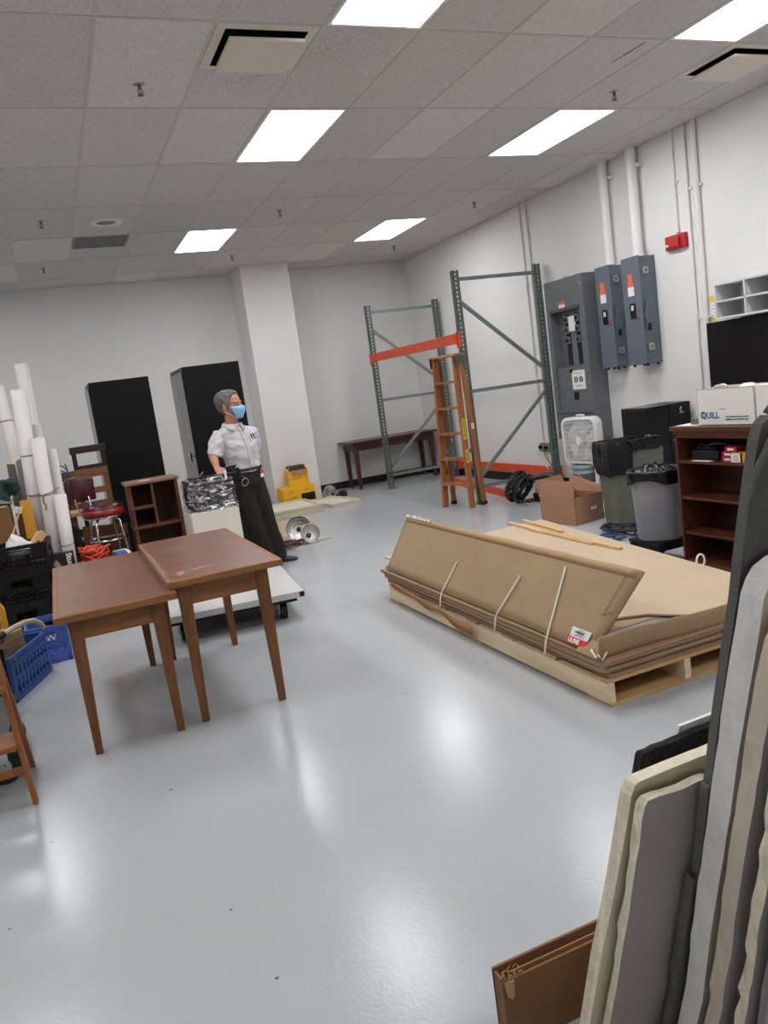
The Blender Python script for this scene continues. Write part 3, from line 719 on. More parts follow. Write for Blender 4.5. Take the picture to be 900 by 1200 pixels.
for (x, z, n) in ((-.13,.20,5), (-.13,.11,7)):
    for k in range(n): mk.bar((x+k*.02-.04, -.1405, z-.012+.003*k), (x+k*.02-.03+R2.uniform(-.01,.01), -.1405, z+.012+.003*k), .004, .002, (0,1,0))
mk.b(.09, .17, -.1405, -.1395, .215, .222)
part('scribbles', mk, M['ink'], t)
part('side_crease', MB().b(-.2, .0, -.1405, -.1395, .03, .034), M['card_shade'], t)
t = thing('yellow_box', 'small open yellow box with torn flaps, on top of the wide yellow box', 'box', (3.27, 11.6, .28), -.05)
b = MB(); w, d, h = .155, .11, .24; e = .006
b.b(-w, w, -d, -d+e, 0, h); b.b(-w, w, d-e, d, 0, h); b.b(-w, -w+e, -d, d, 0, h); b.b(w-e, w, -d, d, 0, h); b.b(-w, w, -d, d, 0, e)
part('carton', b, M['box_yellow'], t)
part('front_flap', MB().prism([(-w+.03,-d-.002,h),(w-.01,-d-.002,h),(w-.03,-d-.02,h-.05),(.04,-d-.022,h-.07),(-.03,-d-.02,h-.055),(-.08,-d-.021,h-.075)], (0,-.004,0)), M['card_red'], t)
part('side_flap', MB().prism([(-w,-d,h),(-w+.01,d,h),(-w+.06,d,h+.05),(-w+.05,-d+.02,h+.05)], (.004,0,0)).prism([(w,-d,h),(w,d,h),(w-.04,d,h+.06),(w-.05,-d,h+.05)], (-.004,0,0)), M['box_yellow'], t)
part('contents', MB().b(-w+.03, w-.03, -d+.02, d-.02, .2, h+.065), M['cable_brown'], t)
part('seam', MB().b(-w, w, -d-.001, -d, .11, .114).b(w-.04, w-.035, -d-.001, -d, .02, .2), M['card_shade'], t)
def reflector(name, label, c, axis, r, depth, ridges, m1, group):
    t = thing(name, label, 'reflector', (c[0], c[1], 0), 0, group)
    ax = Vector(axis).normalized(); q = ax.to_track_quat('Z', 'Y').to_matrix().to_4x4(); Mx = Matrix.Translation((0,0,c[2])) @ q
    n = 40; pr = []
    for k in range(n+1):
        u = k/n; rr = .03 + (r-.03)*math.sin(u*PI/2)**.8; pr.append((rr + (.006*math.sin(u*ridges*2*PI) if ridges else 0), -depth + depth*u**1.6))
    pr2 = [(a-.003, z+.002) for a, z in pr]
    part('bowl', MB().lathe(pr + pr2[::-1], 40, Mx), m1, t)
    part('rim', MB().tube([Mx @ Vector((r*math.cos(a), r*math.sin(a), 0)) for a in [2*PI*k/40 for k in range(40)]], .005, 8, True), M['alu'], t)
    part('socket', MB().xf(Matrix()).lathe([(.0,-depth-.06),(.028,-depth-.06),(.03,-depth),(.024,-depth+.03),(0,-depth+.03)], 20, Mx), M['cable_brown'], t)
    return t
reflector('light_reflector', 'larger ridged aluminium reflector standing on the floor behind the man', (2.33, 8.50, .145), (-.25,-1,.3), .145, .08, 4, M['alu'], 'aluminium reflectors on the floor')
reflector('light_reflector', 'smaller plain aluminium reflector bowl leaning before the ridged one', (2.385, 8.26, .108), (.05,-1,.42), .112, .09, 0, M['alu_in'], 'aluminium reflectors on the floor')
t = thing('clamp_lamp', 'silver clamp lamp lying beside the yellow boxes by the pillar', 'lamp', (3.72, 11.5, 0))
Mx = Matrix.Translation((0,0,.11)) @ Vector((-.35,-.6,.25)).to_track_quat('Z', 'Y').to_matrix().to_4x4()
part('shade', MB().lathe([(.03,-.14),(.06,-.13),(.085,-.08),(.098,0),(.095,0),(.082,-.08),(.057,-.125),(.03,-.135)], 32, Mx), M['alu'], t)
part('clamp', MB().tube([(.05,.05,.06),(.1,0,.03),(.15,-.02,.03)], .02, 10).b(.14, .26, -.05, .04, 0, .07).tube([(.2+.05*math.cos(a), -.02+.03*math.sin(a), .075+.02*math.sin(2*a)) for a in [k*.4 for k in range(16)]], .009, 8), M['cable'], t)
t_ = MB()
pts = []
R3 = random.Random(11)
for k in range(90):
    a = k*.55; rr = .07+.05*math.sin(k*.37)+R3.uniform(-.02,.02); pts.append((2.12+rr*1.5*math.cos(a), 8.22+rr*math.sin(a), .018+.02*(k/90)+.035*abs(math.sin(k*.9))))
t_.tube(pts, .009, 6)
solo('cord_pile', t_, M['cable_brown'], 'tangled brown cord heaped on the floor beside the reflectors', 'cord')
def flat(name, poly, z, th, m, label, cat, group=None):
    return solo(name, MB().prism([(x, y, z) for x, y in poly], (0,0,th)), m, label, cat, group)
flat('cardboard_sheet', [(2.1,8.86),(2.5,8.9),(2.62,10.2),(2.12,10.25)], 0, .008, M['card_light'], 'flat cardboard sheet on the floor farther behind the man', 'cardboard', 'cardboard pieces on the floor')
flat('cardboard_sheet', [(1.7,8.15),(2.62,8.30),(2.44,8.72),(1.78,8.85)], 0, .007, M['card_light'], 'flat cardboard sheet on the floor under the two reflectors', 'cardboard', 'cardboard pieces on the floor')
# ---------------------------------------------------------------- pallet with flat cartons
t = thing('pallet', 'long pine pallet on the floor under the stack of flat cartons', 'pallet', (2.68, 4.1, 0))
px0, px1, py0, py1 = 2.085, 3.26, 2.83, 5.36
for x in (px0+.019, 2.55, 2.95, px1-.019): part('stringer', MB().b(x-.019, x+.019, py0, py1, .016, .114), M['pine'], t, True, .002)
for k in range(7):
    y = py0 + .06 + k*(py1-py0-.12)/6
    part('deck_board', MB().b(px0, px1, y-.06, y+.06, .114, .13), M['pine_x'], t, True, .002)
for k, y in enumerate((py0+.09, (py0+py1)/2, py1-.07)):
    part('bottom_board', MB().b(px0+.01*(k == 0), px1, y-.09, y+.09, 0, .016), M['pine_x'], t, True, .002)
def carton(x0, x1, y0, y1, z0, z1, rz, label):
    t = thing('flat_carton', label, 'cardboard box', ((x0+x1)/2, (y0+y1)/2, z0), rz, 'flat cartons stacked on the pallet')
    w, d, h = (x1-x0)/2, (y1-y0)/2, z1-z0
    part('carton', MB().b(-w, w, -d, d, 0, h), M['card_dark'], t, False, .004)
    part('flap_seam', MB().b(-w-.0012, -w, -d+.02, d-.02, h*.47, h*.53).b(-w+.02, w-.02, -d-.0012, -d, h*.47, h*.53), M['dark_gap'], t)
carton(2.10, 3.20, 2.845, 5.40, .13, .172, .004, 'bottom flat brown carton of the pallet stack, resting on the deck boards')
carton(2.07, 3.24, 2.82, 5.40, .172, .214, -.004, 'second flat brown carton up in the pallet stack')
carton(2.06, 3.26, 2.80, 5.42, .214, .236, .003, 'third flat brown carton up in the pallet stack, under the open one')
# the open top carton
t = thing('open_carton', 'opened top carton of the pallet stack, its long strapped flap standing up', 'cardboard box', (2.68, 4.1, .237))
part('tray', MB().b(2.10, 3.24, 2.86, 5.42, .236, .25), M['card_dark'], t, True)
part('lid_sheet', MB().prism([(2.14,5.52,.288),(3.62,5.60,.288),(3.24,2.865,.288),(2.64,2.87,.288),(2.51,3.04,.288),(2.40,3.09,.288),(2.14,3.16,.288)], (0,0,.012)), M['card_light'], t, True, .003, label='pale cardboard lid sheet')
part('filler', MB().b(2.16, 3.2, 3.0, 5.4, .25, .284), M['card_dark'], t, True)
part('inner_panel', MB().prism([(2.16,2.89,.262),(2.9,2.9,.262),(2.9,3.2,.262),(2.16,3.2,.262)], (0,0,.018)), M['gray_panel'], t, True, label='grey panel inside the carton')
part('foam_strip', MB().bar((2.15, 2.90, .285), (2.29, 3.17, .315), .03, .03), M['frame_cream'], t, True, .004, label='cream foam strip')
# flap that stands along the long left edge
nrm = V(-.33, 0, .2).normalized()
def onflap(u, y, o=0): return V(2.075,0,.245)*(1-u) + V(2.30,0,.605)*u + V(0,y,0) + nrm*o
nY, nU = 40, 8
def yedge(u): return 2.915 - .125*u + .07*max(0, 1-u/.16)**2, 5.34
g = []
R4 = random.Random(2)
for i in range(nU+1):
    u = i/nU; ya_, yb_ = yedge(u); row = []
    for k in range(nY+1):
        y = ya_ + (yb_-ya_)*k/nY
        sag = .003*math.sin(k*.35+1)*u + .012*u*math.sin(PI*k/nY)
        if u == 0 and k < 3: sag += .0
        row.append(onflap(u, y, sag*.5) + V(0,0,.0015*math.sin(k*.8)*(u > .9)))
    g.append(row)
part('long_flap', MB().sheet(g, -.022), M['card'], t, True, label='tall cardboard flap tied with white straps')
def strip(u0, u1, y0, y1, n, o0=.004, o1=.002):
    gg = []
    for i in range(n+1):
        row = []
        for (uu) in (u0, u1): pass
    return gg
gt = []
for i in range(2):
    row = []
    for k in range(nY+1):
        u = (.90, .995)[i]; ya_, yb_ = yedge(u); y = ya_+.01+(yb_-ya_-.02)*k/nY
        row.append(onflap(u, y, (.003*math.sin(k*.35+1)*u + .012*u*math.sin(PI*k/nY))*.5+.0015) + V(0,0,.0015*math.sin(k*.8)*(u > .9)))
    gt.append(row)
part('edge_tape', MB().sheet(gt, .001), M['card_tape'], t, True)
cr = MB()
for k in range(26):
    y = 5.33 - k*.016 + R4.uniform(-.006,.006); q = onflap(.985, y, .012); cr.bar(q, q + V(R4.uniform(-.01,.01), R4.uniform(-.02,.02), R4.uniform(.004,.018)), .012, .003)
part('torn_tape', cr, M['paper'], t, True)
part('crease', MB().bar(onflap(.42,2.93,.006), onflap(.92,2.87,.010), .004, .003, nrm).bar(onflap(.42,2.95,.006), onflap(.5,2.86,.008), .004, .003, nrm), M['card_tape'], t, True)
for (y0_, z0_, y1_) in ((4.368,.50,4.41), (3.658,.57,3.74), (3.309,.84,3.25)):
    q = [onflap(z0_*(1-k/6), y0_+(y1_-y0_)*k/6, .012) for k in range(7)]
    q += [onflap(-.06, y1_, .0) + V(-.012,0,-.01), V(2.045, y1_+.01, .16)]
    part('strap', MB().tube(q, .0055, 6), M['strap'], t, True)
lb = part('shipping_label', MB().prism([onflap(.08,3.086,.011), onflap(.20,3.092,.011), onflap(.20,2.945,.011), onflap(.08,2.955,.011)], nrm*.001), M['paper'], t, True, label='red and white shipping label')
upf = (V(2.30,0,.605)-V(2.075,0,.245)).normalized()
part('red_band', MB().prism([onflap(.015,3.10,.0115), onflap(.09,3.104,.0115), onflap(.09,2.95,.0115), onflap(.015,2.955,.0115)], nrm*.0012), M['ink_red'], lb, True)
lettering('label_lettering', 'ULINE', .031, onflap(.026, 3.088, .0145), (0,-1,0), upf, M['white_ink'], lb, bold=.0012)
lt = MB()
for k in range(6): lt.bar(onflap(.11+.014*k, 3.06-.01*(k % 3), .0125), onflap(.11+.014*k, 2.98+.012*(k % 2), .0125), .002 if k != 3 else .006, .0006, nrm)
part('label_print', lt, M['ink'], lb, True)
# low flap across the near end
g = [[V(2.055+(3.27-2.055)*k/16, 2.835-.006*i+.008*math.sin(k*.6), (.225-.028*k/16)+i*(.118-.004*k/16)/3) for k in range(17)] for i in range(4)]
part('end_flap', MB().sheet(g, .010), M['card_dark'], t, True)
part('corner_flap', MB().prism([(2.05,2.835,.235),(2.05,3.0,.24),(2.12,3.0,.30),(2.085,2.84,.29)], (.006,0,0)), M['card'], t, True)
part('corner_tie', MB().tube([(2.075,2.86,.25),(2.05,2.83,.262),(2.06,2.815,.24),(2.09,2.82,.27)], .005, 6).tube([(2.08,2.90,.255),(2.05,2.88,.275),(2.05,2.85,.245)], .005, 6), M['strap'], t, True)
tg = thing('loose_strap', 'white plastic strap loop standing up at the right edge of the pallet cartons', 'strap', (3.30, 3.47, .30))
part('loop', MB().tube([(3.29+.03*math.cos(a), 3.48, .335+.038*math.sin(a)) for a in [-1.2+k*.3 for k in range(17)]], .006, 6), M['strap'], tg, True)
def sag_sheet():
    b = MB(); g = []
    for i in range(20):
        y = 5.20 - i*.062; z = .178 - .075*i/19 + .005*math.sin(i*1.1)
        w = .035 + .012*math.sin(i*.9)
        if i > 14: w += .012*(i-14)*.5
        g.append([V(2.052 - .004, y, z), V(2.046, y+.01, z-w)])
    return b.sheet(g, .004)
solo('kraft_paper_strip', sag_sheet(), M['kraft'], 'torn strip of brown kraft paper hanging along the pallet side', 'paper strip')
slp = [((3.40,5.68),(3.337,4.177),'longest thin wooden slat lying on the carton lid'), ((3.50,5.66),(3.414,4.978),'short thin wooden slat on the lid, at the far end'), ((3.40,5.30),(3.36,4.45),'thin wooden slat on the lid, partly under the longest one')]
for k, (a, b, lab) in enumerate(slp):
    z = .301 + (0, 0, 0)[k]; off = (.0, .03, -.035)[k]
    solo('wood_strip', MB().bar((a[0]+off-.05, a[1], z+.009), (b[0]+off-.05, b[1], z+.009), .030, .018), M['slat'], lab, 'wood strip', 'thin wooden slats on the cartons', .001)
# ---------------------------------------------------------------- bookcase and what stands on it
t = thing('bookcase', 'low mahogany bookcase with four open shelves beside the grey bin', 'bookcase', (4.16, 3.93, 0))
x0, x1, y0, y1 = 4.01, 4.31, 3.42, 4.40
for y, n in ((y0, 0), (y1-.02, 1)): part('side_panel', MB().b(x0, x1, y, y+.02, 0, .985), M['mahogany'], t, True, .002)
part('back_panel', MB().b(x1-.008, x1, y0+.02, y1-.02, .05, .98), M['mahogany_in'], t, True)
for z in (.055, .262, .515, .772): part('shelf', MB().b(x0+.006, x1-.008, y0+.02, y1-.02, z-.018, z), M['mahogany'], t, True, .002)
tp = MB()
for (o, z0, z1) in ((0, .935, .965), (.012, .962, .985), (.024, .983, 1.015)): tp.b(x0-o, x1, y0-o, y1+o, z0, z1)
part('crown_top', tp, M['mahogany'], t, True, .003)
part('plinth', MB().b(x0+.004, x0+.02, y0+.02, y1-.02, 0, .04), M['mahogany'], t, True)
solo('paper_sheet', MB().b(4.03, 4.26, 4.19, 4.40, 1.0155, 1.0185), M['paper'], 'white sheets lying on the bookcase top at its left corner', 'paper')
for k in range(4):
    nm = ('lowest','second lowest','third lowest','topmost')[k]
    t = thing('booklet', nm+' thin green-edged booklet in the small pile beside the lettered white carton', 'booklet', (4.165, 4.262, 1.019+.010*k), (.02,-.03,.04,0)[k], 'booklets on the bookcase')
    part('pages', MB().b(-.085, .085, -.042, .042, .001, .008), M['paper'], t)
    part('cover', MB().b(-.087, .087, -.044, .044, 0, .001).b(-.087, .087, -.044, .044, .008, .0095).b(-.0875, -.0855, -.044, .044, 0, .0095), M['bin_green'], t)
# white carton with blue lettering
t = thing('lettered_carton', 'open white carton with blue lettering on top of the bookcase', 'cardboard box', (4.18, 3.97, 1.0165))
b = MB(); xa, xb, ya, yb, z0, z1 = 4.06, 4.30, 3.735, 4.214, 1.0165, 1.258; e = .005
b.b(xa, xa+e, ya, yb, z0, z1); b.b(xb-e, xb, ya, yb, z0, z1); b.b(xa+e, xb-e, ya, ya+e, z0, z1); b.b(xa+e, xb-e, yb-e, yb, z0, z1); b.b(xa, xb, ya, yb, z0, z0+e)
part('carton', b, M['paper'], t, True, .0015)
part('inner_lining', MB().b(xa+e, xa+e+.002, ya+e, yb-e, z0+.05, z1+.001).b(xa-.0005, xa, ya, yb, z1-.003, z1+.0005), M['card'], t, True)
part('edge_line', MB().b(xa-.001, xa, yb-.003, yb, z0, z1).b(xa-.001, xa, ya, ya+.003, z0, z1), M['card'], t, True)
lettering('logo_lettering', 'QUILL', .058, (xa-.001, 4.187, 1.063), (0,-1,0), (0,.0,1), M['quill_blue'], t, bold=.0016)
qs = MB()
for k in range(5): qs.b(xa-.0012, xa, 4.155, 4.19, 1.063+.010*k, 1.067+.010*k)
part('logo_stripes', qs, M['quill_blue'], t, True)
lettering('slogan_lettering', 'Low discount prices on the\nsupplies you use every day.', .0172, (xa-.001, 3.975, 1.066), (0,-1,0), (0,0,1), M['ink'], t, bold=.0004)
part('print_line', MB().b(xa-.001, xa, 3.97, 4.03, 1.12, 1.123), M['ink'], t, True)
ca = MB()
for s, (cy, r) in enumerate(((4.08,.05), (4.05,.04))):
    ca.tube([(4.13, cy+r*math.cos(a), z1-.008+.022*abs(math.sin(a))+.005*s) for a in [k*.35 for k in range(14)]], .007, 8)
solo('white_cable', ca, M['white_plastic'], 'coil of white cable poking out of the lettered white carton', 'cable')
solo('white_bowl', MB().lathe([(.0,0),(.03,.0),(.055,-.018),(.06,-.03),(.057,-.03),(.052,-.02),(.03,-.004),(.0,-.004)], 28, Matrix.Translation((4.15,3.86,1.275))), M['white_plastic'], 'white rounded cap on top of the lettered white carton', 'bowl')
solo('wood_tray', MB().b(4.08, 4.28, 3.76, 4.15, 1.21, 1.238), M['card_shade'], 'brown filling visible just above the lettered white carton rim', 'packing')
t = thing('white_carton', 'plain white carton on the bookcase behind the grey felt screen', 'cardboard box', (4.18, 3.6, 1.0155))
part('carton', MB().b(4.065, 4.30, 3.45, 3.728, 1.0155, 1.262), M['paper'], t, True, .002)
part('tape', MB().b(4.064, 4.301, 3.57, 3.60, 1.02, 1.2632), M['card_tape'], t, True)
# things on its top shelf
zs = .772
t = thing('black_device', 'black machine with a cable on the top shelf of the bookcase', 'device', (4.14, 4.2, zs))
part('body', MB().b(4.06, 4.24, 4.06, 4.30, zs+.004, zs+.07).b(4.08, 4.22, 4.10, 4.27, zs+.07, zs+.09), M['black'], t, True, .008)
part('cable', MB().tube([(4.09,4.26,zs+.09),(4.08,4.22,zs+.115),(4.07,4.16,zs+.10),(4.07,4.10,zs+.12),(4.08,4.02,zs+.115),(4.10,3.98,zs+.10)], .008, 8), M['cable'], t, True)
solo('white_card', MB().b(4.022, 4.055, 4.10, 4.27, zs, zs+.004), M['paper'], 'narrow white card on the top shelf before the black machine', 'card')
for k, (y, z, w) in enumerate(((3.985, zs, .09), (3.975, zs+.034, .10), (3.95, zs+.068, .095))):
    t = thing('red_box', ('bottom','middle','top')[k]+' small red box in the pile on the bookcase shelf', 'box', (4.10, y, z), (.1,-.06,.04)[k], 'small red boxes')
    part('carton', MB().b(-.045, .045, -w/2, w/2, 0, .032), M['red_dark'], t, False, .002)
    part('label', MB().b(-.0458, -.045, -w/4, w/4, .008, .022), M['paper'], t)
t = thing('gold_box', 'yellow box with a white end label on the bookcase shelf', 'box', (4.09, 3.85, zs), .0)
part('carton', MB().b(-.06, .06, -.085, .075, 0, .064), M['gold_box'], t, False, .002)
part('end_label', MB().b(-.0612, -.06, -.0, .074, .004, .060), M['paper'], t)
part('black_band', MB().b(-.0612, -.06, -.018, -.004, 0, .064), M['black'], t)
ln = MB()
for k in range(4): ln.b(-.0618, -.0612, .012, .06-.008*(k % 2), .015+.010*k, .018+.010*k)
part('label_print', ln, M['ink'], t)
# ---------------------------------------------------------------- bins
def liner_skirt(b, ring, z_top, drops, out, rim_in=.03, seed=1, sub=1):
    RR = random.Random(seed); n = len(ring); rows = []
    cx = sum(p[0] for p in ring)/n; cy = sum(p[1] for p in ring)/n
    prof = [(-rim_in, -.06), (-rim_in*.6, 0.0), (0, .012), (out, 0), (out*1.3, -.3), (out*1.4, -.65), (out*1.2, -1.0)]
    for (o, z) in prof:
        row = []
        for k, p in enumerate(ring):
            d = V(p[0]-cx, p[1]-cy, 0); dl = d.length; d.normalize()
            zz = z_top + (z*drops[k] if z < -.061 else z)
            w = RR.uniform(-.010, .010) if z < 0 else RR.uniform(-.004, .006)
            row.append(V(p[0], p[1], 0) + d*(o+w) + V(0,0,zz))
        row.append(row[0].copy()); rows.append(row)
    return b.sheet(rows, 0)
t = thing('waste_bin', 'round grey waste bin with black liner on a small black stool', 'bin', (4.06, 4.685, .172))
prof = [(0,0),(.155,0),(.16,.01),(.178,.36),(.187,.50),(.195,.50),(.195,.515),(.185,.515),(.174,.36),(.15,.02),(0,.02)]
part('body', MB().lathe(prof, 48), M['bin_gray'], t)
ring = [(.196*math.cos(2*PI*k/48), .196*math.sin(2*PI*k/48)) for k in range(48)]
R5 = random.Random(4)
b = MB(); liner_skirt(b, ring, .517, [.075+.02*math.sin(k*.4)+R5.uniform(-.006,.006) for k in range(48)], .006, .03, 9)
rows = []
for i in range(5):
    rr = .17 - .03*i; rows.append([V(rr*math.cos(2*PI*k/32), rr*math.sin(2*PI*k/32), .475 + .05*math.sin(k*1.1+i)*(.6 if i < 4 else .3) + .02*i) for k in range(33)])
b.sheet(rows)
part('liner', b, M['liner'], t)
t = thing('step_stool', 'small black stool under the round grey waste bin', 'stool', (4.06, 4.69, 0))
part('seat', MB().b(-.16, .16, -.17, .17, .145, .171), M['black'], t, False, .006)
for sx in (-1, 1):
    for sy in (-1, 1): part('leg', MB().taper((sx*.14, sy*.15, 0), (.03,.03), (sx*.13, sy*.14, .146), (.045,.045)), M['black'], t, False, .003)
part('rail', MB().b(-.13, .13, -.15, -.135, .10, .145).b(-.13, .13, .135, .15, .10, .145).b(-.14, -.125, -.14, .14, .10, .145), M['black'], t)
t = thing('slim_bin', 'tall rectangular olive green bin with black bag folded over its rim', 'bin', (4.92, 6.0, 0), -.18)
b = MB(); h = .77
def rr_ring(w, d, z, r=.03, n=5):
    out = []
    for cx, cy, a0 in ((w/2-r, d/2-r, 0), (-w/2+r, d/2-r, PI/2), (-w/2+r, -d/2+r, PI), (w/2-r, -d/2+r, 1.5*PI)):
        for k in range(n): a = a0 + PI/2*k/(n-1); out.append(V(cx+r*math.cos(a), cy+r*math.sin(a), z))
    return out
b.loft([rr_ring(.50,.22,0), rr_ring(.505,.225,.01), rr_ring(.57,.28,h-.02), rr_ring(.585,.295,h-.02), rr_ring(.585,.295,h), rr_ring(.56,.27,h), rr_ring(.49,.21,.03)], smooth=False)
part('body', b, M['bin_green'], t, False)
part('ribs', MB().bar((-.16,-.113,.04), (-.185,-.137,.72), .012, .006, (0,-1,0)).bar((.16,-.113,.04), (.185,-.137,.72), .012, .006, (0,-1,0)), M['bin_green'], t)
ring = []
for (xa, ya, xb, yb, n) in ((-.29,-.146,.29,-.146,26), (.29,-.146,.29,.146,12), (.29,.146,-.29,.146,26), (-.29,.146,-.29,-.146,12)):
    for k in range(n): ring.append((xa+(xb-xa)*k/n, ya+(yb-ya)*k/n))
R6 = random.Random(8)
def drop(p):
    d = .10 + R6.uniform(-.012,.012)
    if p[0] < -.05: d = .30 + R6.uniform(-.01,.01)
    if p[0] < -.05 and p[1] > .1: d = .2
    return d
b = MB(); liner_skirt(b, ring, h+.006, [drop(p) for p in ring], .012, .04, 21)
b.tube([(-.10,-.16,h+.01),(-.06,-.18,h-.03),(-.02,-.175,h+.0),(.02,-.17,h+.012)], [.012,.02,.014,.006], 8)
b.sheet([[V(-.27+.54*i/14, -.12+.24*j/6, h-.03+.02*math.sin(i*1.3+j)) for j in range(7)] for i in range(15)])
part('liner', b, M['liner'], t)
t = thing('black_appliance', 'tall black office appliance standing behind the olive green bin', 'appliance', (5.56, 6.35, 0))
part('cabinet', MB().b(-.27, .02, -.18, .18, 0, 1.005).b(.02, .29, -.185, .18, 0, 1.02), M['black'], t, False, .008)
part('top_lid', MB().b(-.27, .02, -.18, .18, 1.005, 1.02), M['black_gloss'], t, False, .006)
for z in (.25, .52, .76): part('drawer_seam', MB().b(.03, .28, -.187, -.184, z, z+.004), M['dark_gap'], t)
part('badge', MB().tube([(.17+.015*math.cos(a), -.186, .955+.015*math.sin(a)) for a in [.9+k*.4 for k in range(12)]], .003, 6).bar((.17,-.186,.962), (.17,-.186,.978), .004, .003).b(.145, .2, -.1865, -.185, .918, .924), M['white_ink'], t)
part('knob', MB().cyl((.05,-.20,.66), (.05,-.183,.66), .014, n=16), M['steel'], t)
# ---------------------------------------------------------------- fans and bucket
t = thing('bucket', 'grey lidded plastic bucket under the upper white box fan', 'bucket', (5.47, 7.45, 0))
part('body', MB().lathe([(0,0),(.125,0),(.13,.01),(.145,.30),(.152,.30),(.152,.315),(.146,.315),(.147,.37),(.14,.37),(.12,.02),(0,.02)], 40), M['bucket'], t)
part('lid', MB().lathe([(0,.392),(.13,.392),(.135,.398),(.153,.395),(.157,.36),(.153,.355),(.148,.37)], 40), M['bucket'], t)
part('bail_handle', MB().tube([(-.14*math.cos(a), -.06-.10*math.sin(a), .31-.12*math.sin(a)) for a in [k*PI/14 for k in range(15)]], .004, 6), M['steel'], t)
part('grip', MB().tube([(-.05,-.163,.19),(.05,-.163,.19)], .009, 8), M['white_plastic'], t)
def box_fan(name, label, loc, rz, tilt=0):
    t = thing(name, label, 'fan', loc, rz, 'white box fans'); a = .265; d = .055
    X = Matrix.Translation((0,0,a)) if not tilt else Matrix.Rotation(tilt, 4, 'X') @ Matrix.Translation((0,0,a))
    def rr(q, y, r): 
        out = []
        for cx, cz, a0 in ((q-r, q-r, 0), (-q+r, q-r, PI/2), (-q+r, -q+r, PI), (q-r, -q+r, 1.5*PI)):
            for k in range(7): an = a0 + PI/2*k/6; out.append(V(cx+r*math.cos(an), y, cz+r*math.sin(an)))
        return out
    b = MB(); b.loft([rr(a-.03,-d,.07), rr(a-.006,-d-.004,.085), rr(a,-d+.008,.09), rr(a,d-.008,.09), rr(a-.006,d+.004,.085), rr(a-.03,d,.07), rr(a-.03,-d,.07)], cap=False)
    part('housing', b.xf(X), M['white_plastic'], t)
    for y, nm in ((-d, 'front_grille'), (d, 'rear_grille')):
        g = MB(); q = a-.028
        for k in range(-8, 9): x = k*.028; g.b(x-.0022, x+.0022, y-.003, y+.003, -q, q)
        for k in range(-4, 5): z = k*.052; g.b(-q, q, y-.003, y+.001, z-.003, z+.003)
        if y < 0: g.cyl((0,y-.006,0), (0,y+.006,0), .045, n=24); g.tube([(.15*math.cos(u), y, .15*math.sin(u)) for u in [k*PI/16 for k in range(32)]], .004, 6, True)
        part(nm, g.xf(X), M['white_plastic'], t)
    for k in range(5):
        an = 2*PI*k/5; gg = []
        for i in range(5):
            r = .045+.045*i; w = .35+.05*i; gg.append([V(r*math.cos(an+s*w), -.025*s, r*math.sin(an+s*w)) for s in (-1,-.4,.3,1)])
        part('blade', MB().sheet(gg, .003).xf(X), M['white_plastic'], t)
    part('motor', MB().cyl((0,-.03,0), (0,.045,0), .05, n=24).bar((-.24,.04,0), (.24,.04,0), .03, .01).xf(X), M['white_plastic'], t)
    part('carry_handle', MB().tube([(-.06,0,a-.005),(-.055,0,a+.022),(.055,0,a+.022),(.06,0,a-.005)], .009, 8).xf(X), M['white_plastic'], t)
    fe = MB()
    for s in (-1, 1): fe.b(s*.2-.03, s*.2+.03, -d-.01, d+.01, -a-.004, -a+.01)
    part('feet', fe.xf(X), M['white_plastic'], t)
    part('rating_label', MB().b(a+.0002, a+.0015, -.03, .035, .03, .10).b(a+.0002, a+.0015, -.03, .035, .12, .19).xf(X), M['paper'], t)
    return t
box_fan('box_fan', 'white box fan standing on top of the grey bucket', (5.47, 7.45, .404), -1.42)
box_fan('box_fan', 'white box fan on the floor behind the olive green bin', (5.53, 6.93, .004), -1.15)
solo('pale_board', MB().prism([(5.80,7.88,0),(5.885,7.88,.63),(5.885,8.12,.63),(5.80,8.12,0)], (.012,0,.0)), M['gray_plate'], 'pale board leaning on the wall under the grey electrical panel', 'board')
solo('wood_block', MB().b(5.08, 5.40, 7.70, 7.92, .10, .17), M['tan_block'], 'tan wooden block beside the grey bucket', 'wood block', bev=.004)
solo('black_case', MB().b(5.06, 5.42, 7.68, 7.95, 0, .10), M['black'], 'low black case under the tan wooden block', 'case', bev=.006)
# coil and cables
b = MB(); R7 = random.Random(6)
pts = []
q = Matrix.Rotation(.5, 3, 'Z') @ Matrix.Rotation(-1.15, 3, 'X')
for k in range(460):
    a = k*.23; r = .125 + .05*math.sin(k*.113) + .02*math.sin(k*.031) + R7.uniform(-.004,.004); zz = .075*math.sin(k*.047)+R7.uniform(-.008,.008)
    pts.append(q @ V(r*1.15*math.cos(a), r*math.sin(a), zz) + V(4.90, 7.98, .19))
b.tube(pts, .012, 7)
b.tube([(4.95+.1*math.cos(k*.5), 7.88+.05*math.sin(k*.3), .02+.02*abs(math.sin(k*.8))) for k in range(20)], .012, 7)
solo('cable_coil', b, M['cable'], 'thick coil of black cable on the floor between rack and open carton', 'cable coil')
t = thing('open_box', 'open brown cardboard box with flaps up behind the pallet stack', 'cardboard box', (4.61, 6.56, 0), .20)
w, d, h, e = .20, .23, .27, .006
b = MB(); b.b(-w, w, -d, -d+e, 0, h); b.b(-w, w, d-e, d, 0, h); b.b(-w, -w+e, -d, d, 0, h); b.b(w-e, w, -d, d, 0, h); b.b(-w, w, -d, d, 0, e)
part('carton', b, M['card_red'], t)
part('flap', MB().prism([(-w,-d,h),(-w,d,h),(-w+.015,d-.01,h+.17),(-w+.015,-d+.012,h+.16)], (.005,0,0)), M['card_red'], t)
part('flap', MB().prism([(-w,d,h),(w,d,h),(w-.01,d+.05,h+.16),(-w+.01,d+.05,h+.16)], (0,.005,0)), M['card_red'], t)
